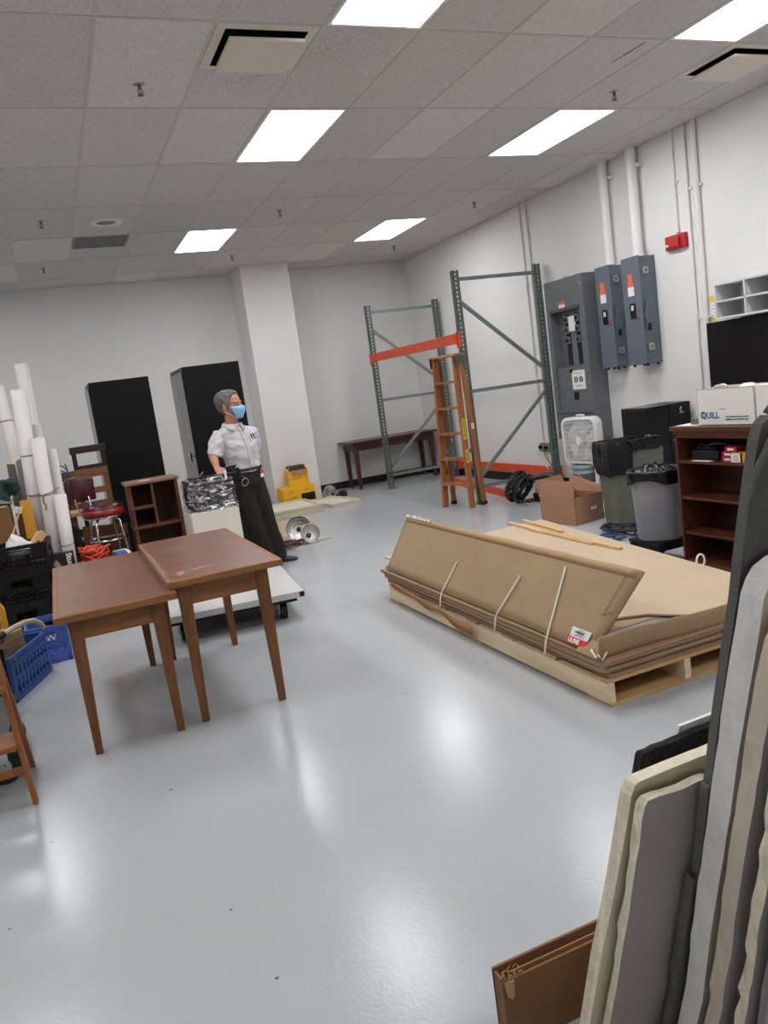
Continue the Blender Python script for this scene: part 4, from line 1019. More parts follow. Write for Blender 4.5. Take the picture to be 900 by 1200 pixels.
part('flap', MB().prism([(w,-d,h),(w,d,h),(w+.05,d-.02,h+.15),(w+.15,-d-.02,h-.02)], (.004,0,.003)), M['card_red'], t)
part('hand_hole', MB().b(.02, .10, -d-.001, -d+.001, .115, .145), M['paper'], t, label='white-edged hand hole')
bx = MB(); bx.ball((.0,.12,.31), (.10,.07,.05)); bx.tube([(-.1,.16,.3),(-.02,.16,.37),(.08,.14,.36),(.14,.1,.28)], .02, 8)
solo('packed_gear', bx.xf(Matrix.Translation((4.61,6.56,0)) @ Matrix.Rotation(.2,4,'Z')), M['black'], 'black gear and straps lying in the open brown cardboard box', 'equipment')
CB = [((4.50,5.66),.17,'cable','pile of black cables on the floor below the green bin','cable',.0085), ((4.28,5.55),.10,'cable_blue','blue cable loops beside the open brown box','cable',.008), ((4.72,5.60),.07,'cable_gray','grey cable loops at the edge of the black cable pile','cable',.008)]
for n_, ((cx, cy), sp, mm, lab, ct, rad) in enumerate(CB):
    RR = random.Random(20+n_); b = MB(); pts = []
    for k in range(130 if n_ == 0 else 50):
        a = k*.43; r = sp*(.55+.35*math.sin(k*.17)+RR.uniform(-.12,.12)); pts.append((cx+r*math.cos(a)*1.1, cy+r*1.5*math.sin(a), rad+.05*abs(math.sin(k*.29+n_))*(1 if n_ == 0 else .5)))
    b.tube(pts, rad, 6); solo('loose_cable', b, M[mm], lab, ct, 'cables behind the pallet')
# ---------------------------------------------------------------- the two oak side tables
def side_table(label, x0, x1, y0, y1, zt, lx, ly):
    t = thing('side_table', label, 'table', ((x0+x1)/2, (y0+y1)/2, 0), 0, 'low oak tables in the foreground')
    ed = MB(); w = .028; th = .036
    ed.b(x0, x1, y0, y0+w, zt-th, zt); ed.b(x0, x1, y1-w, y1, zt-th, zt); ed.b(x0, x0+w, y0+w, y1-w, zt-th, zt); ed.b(x1-w, x1, y0+w, y1-w, zt-th, zt)
    part('top_edging', ed, M['oak'], t, True, .006)
    part('tabletop', MB().b(x0+w-.001, x1-w+.001, y0+w-.001, y1-w+.001, zt-th+.004, zt-.0005), M['table_top'], t, True)
    za, zb = zt-th-.115, zt-th
    ax0, ax1, ay0, ay1 = lx[0], lx[1], ly[0], ly[1]
    for n, q in (('apron', (ax0, ax1, ay0-.02, ay0)), ('apron', (ax0, ax1, ay1, ay1+.02)), ('apron', (ax0-.02, ax0, ay0, ay1)), ('apron', (ax1, ax1+.02, ay0, ay1))):
        part(n, MB().b(q[0], q[1], q[2], q[3], za, zb), M['oak'], t, True, .002)
    for x in lx:
        for y in ly:
            part('leg', MB().taper((x+(.006 if x == lx[1] else -.006), y, 0), (.036,.038), (x, y, zb), (.066,.066)), M['oak_leg'], t, True, .003)
    return t
ta = side_table('lower worn oak table in the left foreground, partly under the edge of the taller table', -.155, .408, 3.87, 5.36, .735, (-.068, .318), (4.0, 5.22))
tb = side_table('taller worn oak table, its top overlapping the lower table and hiding the cart', .378, .962, 3.92, 5.36, .777, (.462, .862), (4.03, 5.23))
for nm, poly in (('worn_edge', [(.384,3.97),(.404,3.94),(.406,4.6),(.402,5.0),(.386,5.2)]), ('scuff', [(.52,4.10),(.60,4.13),(.66,4.12),(.59,4.16),(.54,4.14)]), ('scuff', [(.70,4.30),(.78,4.33),(.74,4.35)]), ('scuff', [(.46,4.02),(.50,4.10),(.48,4.16),(.44,4.09)])):
    part(nm, MB().prism([(x, y, .7771) for x, y in poly], (0,0,.0004)), M['old_oak_top'] if nm == 'worn_edge' else M['card_red'], tb, True)
# ---------------------------------------------------------------- platform cart with white panels
CRZ = -.10
def cartpt(x, y): q = Matrix.Rotation(CRZ, 3, 'Z') @ V(x-1.45, y-5.42, 0); return (1.45+q.x, 5.42+q.y)
t = thing('platform_cart', 'low wheeled cart carrying white panels behind the taller oak table', 'cart', (*cartpt(.95, 6.12), 0), CRZ)
part('deck', MB().b(-.45, .45, -.66, .66, .135, .165), M['black'], t, False, .004)
for x in (-.37, .35):
    for y in (-.56, .54):
        c = part('caster', MB().cyl((x-.022,y,.058), (x+.022,y,.058), .057, n=28), M['rubber'], t, False, .008)
        part('caster_fork', MB().b(x-.036, x-.028, y-.03, y+.03, .045, .13).b(x+.028, x+.036, y-.03, y+.03, .045, .13).b(x-.045, x+.045, y-.05, y+.05, .125, .136).cyl((x-.04,y,.058), (x+.04,y,.058), .01, n=10), M['steel'], c)
def cart_panel(x0, x1, y0, y1, z0, z1, label, cap):
    t = thing('laminate_board', label, 'board', (*cartpt((x0+x1)/2, (y0+y1)/2), z0), CRZ, 'white boards on the cart')
    w, d, h = (x1-x0)/2, (y1-y0)/2, z1-z0
    part('board', MB().b(-w, w, -d, d, 0, h), M['cart_white'], t, False, .003)
    if cap: part('end_cap', MB().b(w-.035, w+.001, -d-.001, -d+.01, .006, h-.006), M['black'], t)
cart_panel(.50, 1.45, 5.42, 6.10, .165, .212, 'white board at the front of the cart, with a black cap at its corner', 1)
cart_panel(.50, 1.452, 6.104, 6.82, .165, .212, 'white board at the back of the cart, by the man\'s feet', 0)
# ---------------------------------------------------------------- pedestal and wrapped equipment
t = thing('pedestal', 'plain cream box pedestal behind the oak tables, under the wrapped equipment', 'pedestal', (1.172, 7.13, 0), .03)
part('carcass', MB().b(-.212, .212, -.20, .20, .03, .71), M['pedestal'], t, False, .004)
part('toe_kick', MB().b(-.21, .21, -.185, .185, 0, .03), M['dark_gap'], t)
t = thing('wrapped_equipment', 'black equipment wrapped in clear crinkled film on the cream pedestal', 'equipment', (1.18, 7.12, .7105), .03)
b = MB(); b.b(-.185, .175, -.145, .15, .015, .25).b(-.205, -.17, -.15, .1, .06, .28).b(-.11, .165, -.12, .13, .25, .285)
part('machine', b, M['wrap_dark'], t, False, .01)
part('top_parts', MB().b(-.17, -.02, -.10, .0, .285, .305).b(.02, .165, -.12, -.02, .285, .297).cyl((-.07,-.1,.30), (-.03,-.1,.34), .012).cyl((-.02,-.13,.29), (-.02,-.13,.345), .008), M['black_gloss'], t, False, .004)
def rrr(w, d, z, n=9, seed=0):
    out = []; r = .045
    for cx, cy, a0 in ((w-r, d-r, 0), (-w+r, d-r, PI/2), (-w+r, -d+r, PI), (w-r, -d+r, 1.5*PI)):
        for k in range(n): a = a0+PI/2*k/(n-1); out.append(V(cx+r*math.cos(a), cy+r*math.sin(a), z))
    res = []
    for k, p in enumerate(out):
        q = out[(k+1) % len(out)]; res.append(p)
        if (q-p).length > .05: res += [p.lerp(q, f/14) for f in range(1, 14)]
    for k, p in enumerate(res):
        nz = noise.noise(V(p.x*22, p.y*22, z*26+seed)); n2 = noise.noise(V(p.x*55, p.y*55, z*40+seed+9))
        f = 1 + .05*nz + .035*n2; res[k] = V(p.x*f, p.y*f, z + .010*n2)
    return res
fb = MB()
fb.loft([rrr(.222,.20,.002), rrr(.22,.198,.012), rrr(.215,.185,.03)] + [rrr(.212,.178,.05+.012*i) for i in range(18)] + [rrr(.20,.165,.268), rrr(.17,.135,.29)], cap=False)
part('film', fb, M['film'], t)
part('camera_body', MB().b(.15, .25, -.17, -.06, .21, .31).b(.19, .28, -.15, -.06, .27, .335), M['black'], t, False, .012, label='black camera body on the corner')
o = part('lens', MB().cyl((.255,-.15,.225), (.285,-.235,.205), .040, .045, 28), M['black'], t)
ld = (V(.285,-.235,.205)-V(.255,-.15,.225)).normalized(); qm = Matrix.Translation(V(.285,-.235,.205)+ld*.002) @ ld.to_track_quat('Z','Y').to_matrix().to_4x4()
part('lens_ring', MB().tube([qm @ V(.034*math.cos(a), .034*math.sin(a), 0) for a in [2*PI*k/24 for k in range(24)]], .004, 6, True), M['steel'], o)
part('lens_glass', MB().lathe([(0,.004),(.02,.003),(.031,0),(.031,-.002)], 24, qm), M['black_gloss'], o)
part('viewfinder', MB().prism([(.17,-.13,.31),(.24,-.13,.335),(.27,-.13,.36),(.16,-.13,.355)], (0,.05,0)), M['black'], t, False, .004)
part('bright_tab', MB().b(.13, .15, -.175, -.16, .25, .335), M['white_plastic'], t, False, .004)
# ---------------------------------------------------------------- oak hutch with compartments
t = thing('compartment_hutch', 'worn oak hutch with open compartments standing behind the tables', 'shelf', (.73, 7.58, 0))
x0, x1, y0, y1 = .525, .968, 7.42, 7.76
for x in (x0, x1-.03): part('side_panel', MB().b(x, x+.03, y0, y1, 0, 1.005), M['old_oak'], t, True, .003)
part('top_board', MB().b(x0-.02, x1+.015, y0-.025, y1+.01, 1.005, 1.03), M['old_oak_top'], t, True, .004)
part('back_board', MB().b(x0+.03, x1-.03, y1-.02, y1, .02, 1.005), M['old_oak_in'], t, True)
part('shelf', MB().b(x0+.03, x0+.21, y0-.01, y1-.02, .785, .808).b(x0-.012, x0+.03, y0-.012, y0+.0, .785, .808), M['old_oak'], t, True, .002)
part('shelf', MB().b(x0-.012, x1+.01, y0-.015, y1-.02, .605, .63), M['old_oak'], t, True, .002)
part('shelf', MB().b(x0+.03, x1-.03, y0, y1-.02, .06, .085), M['old_oak'], t, True, .002)
part('divider', MB().b(x0+.20, x0+.222, y0, y1-.02, .63, 1.005), M['old_oak'], t, True, .002)
part('paper_scrap', MB().b(.64, .74, 7.46, 7.52, 1.0305, 1.032), M['paper'], t, True, label='white scrap stuck to the top')
# ---------------------------------------------------------------- black metal cabinets
def metal_cabinet(label, x0, x1, y0, y1, z):
    t = thing('metal_cabinet', label, 'cabinet', ((x0+x1)/2, (y0+y1)/2, 0), 0, 'tall black metal cabinets')
    part('body', MB().b(x0+.004, x1, y0, y1, .04, z), M['black_cab'], t, True, .004)
    part('base', MB().b(x0+.03, x1-.01, y0+.01, y1-.01, 0, .04), M['black'], t, True)
    ym = (y0+y1)/2
    for a, b in ((y0+.012, ym-.003), (ym+.003, y1-.012)):
        d = part('door', MB().b(x0-.008, x0+.004, a, b, .07, z-.05), M['black_door'], t, True, .003)
    h = part('handle', MB().b(x0-.02, x0-.008, ym-.14, ym-.06, 1.02, 1.13), M['chrome'], t, True, .004)
    part('lever', MB().tube([(x0-.03,ym-.1,1.09),(x0-.045,ym-.1,1.08),(x0-.045,ym-.2,1.07)], .008, 8), M['chrome'], h, True)
    return t
metal_cabinet('tall black metal cabinet behind the oak hutch, nearer the paper rolls', .455, 1.10, 9.30, 10.2, 2.045)
metal_cabinet('tall black metal cabinet directly behind the man, by the pillar', 1.43, 2.07, 9.0, 9.93, 2.08)
# ---------------------------------------------------------------- bar stool
t = thing('bar_stool', 'chrome bar stool with a round burgundy vinyl seat and backrest', 'stool', (.295, 7.55, 0), 0)
part('seat', MB().lathe([(0,.88),(.10,.882),(.155,.875),(.176,.858),(.18,.842),(.176,.828)], 40).lathe([(.176,.828),(.172,.815),(.0,.815)], 40), M['burgundy'], t)
part('seat_band', MB().lathe([(.173,.842),(.182,.842),(.183,.782),(.174,.778),(.0,.778)], 40), M['burgundy_side'], t)
part('seat_ring', MB().tube([(.162*math.cos(a), .162*math.sin(a), .768) for a in [2*PI*k/36 for k in range(36)]], .010, 8, True), M['chrome'], t)
bk = []
for i in range(9):
    a = PI - .72 + (-.74+1.48*i/8) ; rr = .225; bk.append([V(rr*math.cos(a)+.0, rr*math.sin(a), .915) , V((rr+.012)*math.cos(a), (rr+.012)*math.sin(a), 1.03), V((rr+.035)*math.cos(a)*(1-.02*abs(i-4)), (rr+.035)*math.sin(a)*(1-.04*abs(i-4)), 1.15-.006*(i-4)**2*.4)])
o = part('backrest', MB().sheet(bk, .045), M['burgundy'], t, False, .012)
for s in (-.42, .42):
    a = PI - .72 + s
    part('back_post', MB().tube([(.235*math.cos(a), .235*math.sin(a), .95),(.225*math.cos(a), .225*math.sin(a), .92),(.205*math.cos(a), .205*math.sin(a), .83),(.17*math.cos(a), .17*math.sin(a), .77),(.05*math.cos(a), .05*math.sin(a), .765)], .010, 8), M['chrome'], t)
for k in range(4):
    a = PI/4 + k*PI/2 + .2; c, s = math.cos(a), math.sin(a)
    part('leg', MB().tube([(.03*c,.03*s,.762),(.11*c,.11*s,.758),(.145*c,.145*s,.72),(.165*c,.165*s,.55),(.21*c,.21*s,.0)], .0115, 8), M['chrome'], t)
for z, r in ((.56, .163), (.26, .193)):
    part('foot_ring', MB().tube([(r*math.cos(a), r*math.sin(a), z) for a in [2*PI*k/40 for k in range(40)]], .010, 8, True), M['chrome'], t)
# ---------------------------------------------------------------- old chairs behind the stool
t = thing('wooden_chair', 'dark brown wooden chair frame behind the stool, topmost of the stacked chairs', 'chair', (.32, 8.75, 0), 0, 'stacked wooden chairs')
m = M['chair_dark']
for x in (.16, .44): part('back_post', MB().bar((x, 8.72, .0), (x, 8.60, 1.38), .045, .035, (0,1,0)), m, t, True, .004)
part('top_rail', MB().b(.125, .475, 8.58, 8.615, 1.325, 1.395), m, t, True, .006)
part('back_rail', MB().b(.16, .44, 8.60, 8.63, 1.16, 1.20), m, t, True, .004)
part('seat', MB().b(.12, .48, 8.70, 9.12, .43, .46), m, t, True, .006)
for x in (.15, .45): part('leg', MB().taper((x, 9.08, 0), (.03,.03), (x, 9.08, .43), (.042,.042)), m, t, True)
t = thing('wooden_chair', 'mid-brown slat-backed wooden chair behind the stool', 'chair', (.27, 8.4, 0), 0, 'stacked wooden chairs')
m = M['chair_brown']
for x in (.075, .455): part('back_post', MB().bar((x-.04, 8.42, 0), (x-.04, 8.35, 1.17), .05, .035, (0,1,0)), m, t, True, .004)
part('top_rail', MB().b(.005, .44, 8.325, 8.36, 1.09, 1.175), m, t, True, .005)
for z in (.955, .82): part('back_slat', MB().b(.04, .41, 8.345, 8.37, z-.03, z+.03), m, t, True, .003)
part('seat', MB().b(.02, .43, 8.0, 8.40, .76, .795), M['slat'], t, True, .004, label='pale wooden seat edge')
for x in (.05, .40): part('leg', MB().taper((x, 8.04, 0), (.03,.03), (x, 8.04, .76), (.042,.042)), m, t, True)
part('stretcher', MB().b(.05, .40, 8.03, 8.05, .3, .34), m, t, True)
part('tag', MB().bar((.225, 7.995, .79), (.235, 7.99, .87), .04, .004, (0,1,0)), M['blue'], t, True, label='blue tag')
solo('leaning_cardboard', MB().prism([(.05,8.0,0),(.5,8.0,0),(.5,7.97,.62),(.1,7.97,.66)], (0,.012,0)), M['card_shade'], 'sheet of brown cardboard under the slat-backed chair', 'cardboard')
b = MB(); b.ball((.03,7.80,.24), (.075,.09,.235), 20, 14); b.ball((.02,7.80,.52), (.06,.07,.20), 16, 10); b.ball((.03,7.80,.03), (.08,.09,.03), 16, 8)
lump('black_bag', b, M['soft_black'], 'limp black bag between the paper rolls and the stool', 'bag', .012, .03, 10, 6, 4)
solo('blue_wire_loops', MB().tube([(.02+.05*math.cos(k*.5), 8.2+.03*math.sin(k*.3), 1.06+.075*math.sin(k*.5)+.004*k) for k in range(40)], .006, 6), M['cable_blue'], 'loops of grey blue wire hanging behind the burgundy backrest', 'wire')
tw = [o for o in C.objects if o.name == 'blue_wire_loops'][0]
# ---------------------------------------------------------------- paper rolls
RG = 'white paper rolls standing on end'
def roll(name, top, bot, r, ties, label):
    t = thing(name, label, 'paper roll', (bot[0], bot[1], bot[2]), 0, RG)
    a, b_ = V(*bot), V(*top); d = (b_-a).normalized(); L_ = (b_-a).length
    q = d.to_track_quat('Z', 'Y').to_matrix().to_4x4(); Mx = Matrix.Translation(a) @ q
    body = MB().lathe([(r-.012,0),(r,0),(r,L_),(r-.004,L_),(r-.006,L_-.02),(r-.022,L_-.02),(r-.024,L_-.10),(0,L_-.10)], 32, Mx)
    part('paper', body, M['paper_roll'], t, True)
    part('loose_edge', MB().bar(Mx @ V(r*.5,-r*.87,0), Mx @ V(r*.5,-r*.87,L_-.002), .003, .003), M['gray_plate'], t, True)
    for z in ties:
        part('string', MB().tube([Mx @ V((r+.001)*math.cos(u), (r+.001)*math.sin(u), z+.012*math.cos(u)) for u in [2*PI*k/28 for k in range(28)]], .004, 6, True), M['kraft'], t, True)
roll('paper_roll', (-.137,7.85,2.21), (-.168,8.05,0), .056, (1.6,), 'tallest white paper roll, its top rising above all others')
roll('paper_roll', (-.192,7.45,1.965), (-.285,7.5,0), .062, (1.42,1.08), 'wide white paper roll in front of the tallest one')
roll('paper_roll', (-.118,7.60,1.665), (-.175,7.66,0), .050, (1.1,), 'white paper roll peeking out just above the string-bound wide one')
roll('paper_roll', (-.118,7.37,1.545), (-.178,7.37,0), .058, (1.07,.52), 'white paper roll bound with string knot, middle of the front row')
roll('paper_roll', (-.035,7.52,1.43), (-.07,7.55,0), .047, (1.02,.6), 'slim white paper roll standing before the bar stool side')
roll('paper_roll', (-.036,7.28,1.045), (-.075,7.30,0), .052, (.62,), 'shortest white paper roll, at the front behind the dark lettered box')
roll('paper_roll', (-.362,7.78,2.035), (-.275,7.80,.0), .055, (1.72,), 'leaning white paper roll at the left edge of the picture')
part_s = solo('string_tie', MB().tube([(-.275,7.372,1.065),(-.23,7.385,1.05),(-.175,7.312,1.06),(-.12,7.300,1.07),(-.07,7.34,1.085),(-.03,7.462,1.095)], .004, 6).tube([(-.165,7.300,1.06),(-.172,7.298,1.0),(-.157,7.298,.97),(-.167,7.298,.93)], .006, 6), M['kraft'], 'brown string tied across the front paper rolls with hanging ends', 'string')
solo('black_rod', MB().cyl((-.155,8.17,0), (-.105,8.0,1.96), .012), M['black'], 'thin black rod behind the tallest white paper roll', 'rod')
# lettered dark box in front of the rolls
t = thing('lettered_box', 'dark maroon box with white sideways lettering before the paper rolls', 'box', (-.13, 7.12, 0))
part('carton', MB().b(-.215, -.02, 7.08, 7.16, .0, .575), M['maroon_box'], t, True, .003)
lettering('box_lettering', 'StudIo', .062, (-.078, 7.0785, .567), (0,0,-1), (1,0,0), M['white_ink'], t, bold=.002)
part('leaf_mark', MB().prism([(-.19,7.079,.515),(-.175,7.079,.53),(-.155,7.079,.52),(-.135,7.079,.485),(-.125,7.079,.45),(-.14,7.079,.443),(-.165,7.079,.455),(-.185,7.079,.485)], (0,-.001,0)), M['gray_plate'], t, True)
t = thing('cord_carton', 'low open carton holding a tangle of orange cord', 'cardboard box', (.14, 6.98, 0))
b = MB(); b.b(.0,.29,6.84,6.846,0,.47).b(.0,.29,7.114,7.12,0,.47).b(0,.006,6.84,7.12,0,.47).b(.284,.29,6.84,7.12,0,.47).b(0,.29,6.84,7.12,0,.006).b(.006,.284,6.846,7.114,.40,.41)
part('carton', b, M['card_red'], t, True)
RR = random.Random(31); pts = []
for k in range(190):
    a = k*.5; r = .065+.05*math.sin(k*.21)+RR.uniform(-.02,.02); pts.append((.14+1.05*r*math.cos(a), 6.98+r*math.sin(a), .44+.13*abs(math.sin(k*.19))+.03*RR.random()))
solo('orange_cord', MB().tube(pts, .0075, 7), M['cable_orange'], 'tangled orange extension cord heaped in the low carton', 'cord')
t = thing('paper_pack', 'white and blue packet under the bar stool beside the orange cord', 'packet', (.32, 7.05, 0), .1)
part('packet', MB().b(-.02, .10, -.10, .12, 0, .47).b(-.02, .10, -.10, .12, .47, .50), M['paper'], t, False, .01)
part('blue_band', MB().b(-.021, .07, -.101, .06, .44, .501), M['blue2'], t)
# ---------------------------------------------------------------- boxes behind the crates
solo('grey_board', MB().prism([(-.375,7.62,0),(-.25,7.62,0),(-.285,7.58,1.39),(-.33,7.58,1.37)], (0,.02,0)), M['gray_panel'], 'narrow grey board standing just behind the wide paper roll', 'board', bev=.002)
solo('taupe_board', MB().prism([(-.44,7.66,0),(-.33,7.66,0),(-.345,7.63,1.345),(-.41,7.63,1.355)], (0,.02,0)), M['taupe_panel'], 'narrow taupe board standing left of the narrow grey one', 'board', bev=.002)
oc = solo('ochre_carton', MB().b(-.355,-.268,7.30,7.335,0,1.045).b(-.356,-.267,7.299,7.336,.985,.992), M['envelope'], 'ochre yellow upright carton beside the wide paper roll', 'box', bev=.003)
t = thing('brown_carton', 'brown cardboard box at the left edge, topmost of two behind the black crates', 'cardboard box', (-.58, 7.35, .74))
part('carton', MB().b(-.72,-.435,7.2,7.5,.74,1.02), M['card_shade'], t, True, .004)
part('top_flap', MB().b(-.72,-.45,7.19,7.34,1.02,1.032), M['card_light'], t, True, label='pale top flap')
solo('brown_carton', MB().b(-.72,-.40,7.18,7.52,0,.74), M['card_shade'], 'tall brown cardboard box under the other one behind the black crates', 'cardboard box', bev=.004)
solo('brown_sheet', MB().prism([(-.42,7.42,0),(-.30,7.42,0),(-.32,7.40,.95),(-.40,7.40,1.0)], (0,.015,0)), M['card_shade'], 'brown board standing behind the paddle and ochre carton', 'board')
part('paper_scrap', MB().prism([(-.415,7.29,.955),(-.36,7.285,.94),(-.34,7.285,.99),(-.40,7.29,1.01),(-.425,7.29,1.03)], (0,.012,.0)), M['paper'], oc, True, label='white paper scrap')
b = MB()
for k in range(8):
    b.ball((-.63+.034*k, 7.36+.03*(k % 2), 1.09+.035*math.sin(k*1.3)+.012*k), (.06,.08,.055+.012*(k % 3)), 14, 8)
b.ball((-.55,7.37,1.055), (.15,.11,.035), 18, 8)
lump('green_cloth', b, M['green_cloth'], 'crumpled dark green cloth on top of the brown boxes', 'cloth', .012, .035, 14, 14, 9)
solo('grey_straps', MB().tube([(-.62,7.22,1.045),(-.54,7.21,1.10),(-.46,7.21,1.06),(-.42,7.22,1.045),(-.40,7.25,1.08)], .010, 8).tube([(-.6,7.2,1.05),(-.5,7.2,1.06),(-.43,7.19,1.05)], .008, 8), M['cable_gray'], 'grey straps lying on the brown box before the green cloth', 'strap')
# ---------------------------------------------------------------- crates
def lattice(b, o, u, v, wd, ht, th, nu, nv, bar, diag=False):
    u = V(*u); v = V(*v); n = u.cross(v); o = V(*o)
    def q(a0, a1, c0, c1): b.hexa([o+u*a0+v*c0, o+u*a1+v*c0, o+u*a1+v*c1, o+u*a0+v*c1, o+u*a0+v*c0+n*th, o+u*a1+v*c0+n*th, o+u*a1+v*c1+n*th, o+u*a0+v*c1+n*th])
    return q
def milk_crate(name, loc, rz, w, d, h, m, label, style, group, cat='crate'):
    t = thing(name, label, cat, loc, rz, group); e = .012
    part('floor_grid', MB().b(-w+e, w-e, -d+e, d-e, .005, .013), m, t)
    for sx in (-1, 1):
        for sy in (-1, 1): part('corner_post', MB().b(sx*w-(.03 if sx > 0 else 0), sx*w+(.03 if sx < 0 else 0), sy*d-(.03 if sy > 0 else 0), sy*d+(.03 if sy < 0 else 0), 0, h), m, t, False, .004)
    for nm, o, u, wd in (('side_wall', (-w,-d,0), (1,0,0), 2*w), ('side_wall', (w,d,0), (-1,0,0), 2*w), ('side_wall', (w,-d,0), (0,1,0), 2*d), ('side_wall', (-w,d,0), (0,-1,0), 2*d)):
        b = MB(); u = V(*u); o = V(*o); n = V(0,0,1).cross(u)
        def q(a0, a1, c0, c1, th=e, off=0):
            p = [o+u*a0+V(0,0,c0), o+u*a1+V(0,0,c0), o+u*a1+V(0,0,c1), o+u*a0+V(0,0,c1)]
            b.hexa([x+n*off for x in p] + [x+n*(th+off) for x in p])
        q(0, wd, h-.03, h, .016, -.004); q(0, wd, 0, .03); q(0, wd, h-.045, h-.036, .014, -.002)
        if style == 'milk':
            q(.03, wd*.3, h-.11, h-.03); q(wd*.7, wd-.03, h-.11, h-.03); q(.03, wd-.03, h-.125, h-.105); q(.03, wd-.03, h*.45, h*.49); q(.03, wd-.03, .05, .06)
            L0 = h-.12
            k = -6
            while k*.035 < wd:
                for dr in (1, -1):
                    a0 = k*.035; a1 = a0 + (L0-.03)*.9
                    pa, pb = (a0, a1) if dr > 0 else (a1, a0)
                    z0, z1 = .03, L0
                    # clip to wall
                    def at(s): return pa + (pb-pa)*s
                    s0, s1 = 0.0, 1.0
                    for s_i in range(21):
                        pass
                    ss = [s/20 for s in range(21) if .03 <= at(s/20) <= wd-.03]
                    if len(ss) > 2:
                        s0, s1 = ss[0], ss[-1]
                        b.bar(o+u*at(s0)+V(0,0,z0+(z1-z0)*s0)+n*e*.5, o+u*at(s1)+V(0,0,z0+(z1-z0)*s1)+n*e*.5, .006, e*.8, n)
                k += 1
        else:                                     # folding crate: two rows of tall slots, panel ribs
            q(.03, wd-.03, h*.48, h*.54); q(.03, wd-.03, h-.075, h-.045)
            N_ = max(4, int(wd/.06))
            for k in range(N_+1):
                a = .03+(wd-.06)*k/N_; q(max(0, a-.008), min(wd, a+.008), .03, h-.03)
            for k in range(N_):
                a = .03+(wd-.06)*(k+.5)/N_; hw = (wd-.06)/N_*.5
                q(a-hw, a+hw, h*.30, h*.48, .005, .004) if k % 1 == 0 else None
                q(a-hw*.5, a+hw*.5, h*.62, h*.70, .005, .004)
            q(.03, wd-.03, .03, h*.2, .005, .004)
        part(nm, b, m, t)
    return t
cz = .27
GC = 'black crates stacked at the left edge'
milk_crate('milk_crate', (-.43, 6.93, 0), -.06, .20, .17, cz-.012, M['black'], 'bottom black crate of the stack at the left edge', 'milk', GC)
milk_crate('milk_crate', (-.425, 6.925, cz-.012), -.05, .20, .17, cz-.012, M['black'], 'middle black crate of the stack at the left edge', 'milk', GC)
milk_crate('milk_crate', (-.385, 6.93, 2*cz-.024), -.09, .20, .17, .225, M['black'], 'topmost black crate of the stack, filled with a white bag', 'milk', GC)
b = MB(); b.ball((-.40,6.93,.69), (.13,.10,.06), 20, 12)
g = []
for i in range(10):
    row = []
    for k in range(17):
        a = 2*PI*k/16; r = .12*(1-(i/9)**1.3)*(1+.18*math.sin(3*a+i)); row.append(V(-.385+r*math.cos(a)-.006*i, 6.88+r*.7*math.sin(a), .69+.016*i))
    g.append(row)
b.sheet(g)
solo('white_bag', b, M['bag_white'], 'crumpled white plastic bag poking out of the topmost black crate', 'bag')
solo('wood_scraper', MB().bar((-.31,6.90,.72), (-.235,6.93,.80), .07, .025).bar((-.262,6.92,.735), (-.205,6.94,.79), .05, .05), M['slat'], 'wooden block with grey pad sticking out of the topmost crate', 'tool')
solo('wooden_paddle', MB().bar((-.445,7.15,.80), (-.345,7.17,1.01), .016, .012).prism([(-.50,7.148,0),(-.475,7.148,0),(-.462,7.148,.66),(-.485,7.148,.70),(-.488,7.148,.68)], (0,.012,0)).prism([(-.488,7.148,.70),(-.47,7.148,.69),(-.44,7.15,.75),(-.425,7.15,.82),(-.445,7.15,.815),(-.475,7.148,.77)], (0,.012,0)), M['slat'], 'slender wooden paddle with a long handle leaning above the crates', 'paddle')
# blue crates
milk_crate('folding_crate', (-.565, 5.47, 0), math.atan2(.53,.20), .283, .19, .278, M['blue'], 'deep blue folding crate holding a brown carton', 'fold', 'blue plastic crates')
milk_crate('milk_crate', (-.29, 6.02, 0), .02, .135, .185, .27, M['blue2'], 'lighter blue crate tucked behind the leg of the lower oak table', 'milk', 'blue plastic crates')
t = thing('small_carton', 'brown carton with black print standing in the deep blue crate', 'cardboard box', (-.54, 5.52, .014), math.atan2(.30,.20))
part('carton', MB().b(-.13, .11, -.085, .09, 0, .345), M['card'], t, False, .003)
lettering('carton_lettering', 'A7', .030, (-.115, -.0856, .305), (1,0,0), (0,0,1), M['ink'], t, world=False, bold=.001)
part('printed_line', MB().b(-.12, .10, -.0858, -.085, .288, .291).b(-.115, -.07, -.0858, -.085, .262, .266).b(-.115, -.06, -.0858, -.085, .25, .254).b(-.115, -.08, -.0858, -.085, .238, .242), M['ink'], t)
t = thing('hose', 'bent cream hose with a black grip lying over the brown carton', 'hose', (-.45, 5.4, .36))
part('hose', MB().tube([(-.50,5.38,.385),(-.44,5.42,.402),(-.38,5.46,.41),(-.33,5.50,.40),(-.295,5.53,.365),(-.285,5.54,.33)], .018, 12), M['tube_cream'], t, True)
part('grip', MB().tube([(-.50,5.38,.385),(-.58,5.33,.365),(-.68,5.27,.35)], [.02,.026,.03], 12), M['rubber'], t, True)
solo('ochre_packet', MB().prism([(-.60,5.75,.0),(-.50,5.75,.0),(-.505,5.74,.47),(-.53,5.74,.52),(-.60,5.74,.5)], (0,.05,0)), M['envelope'], 'ochre packet standing at the left edge behind the blue crate', 'packet')
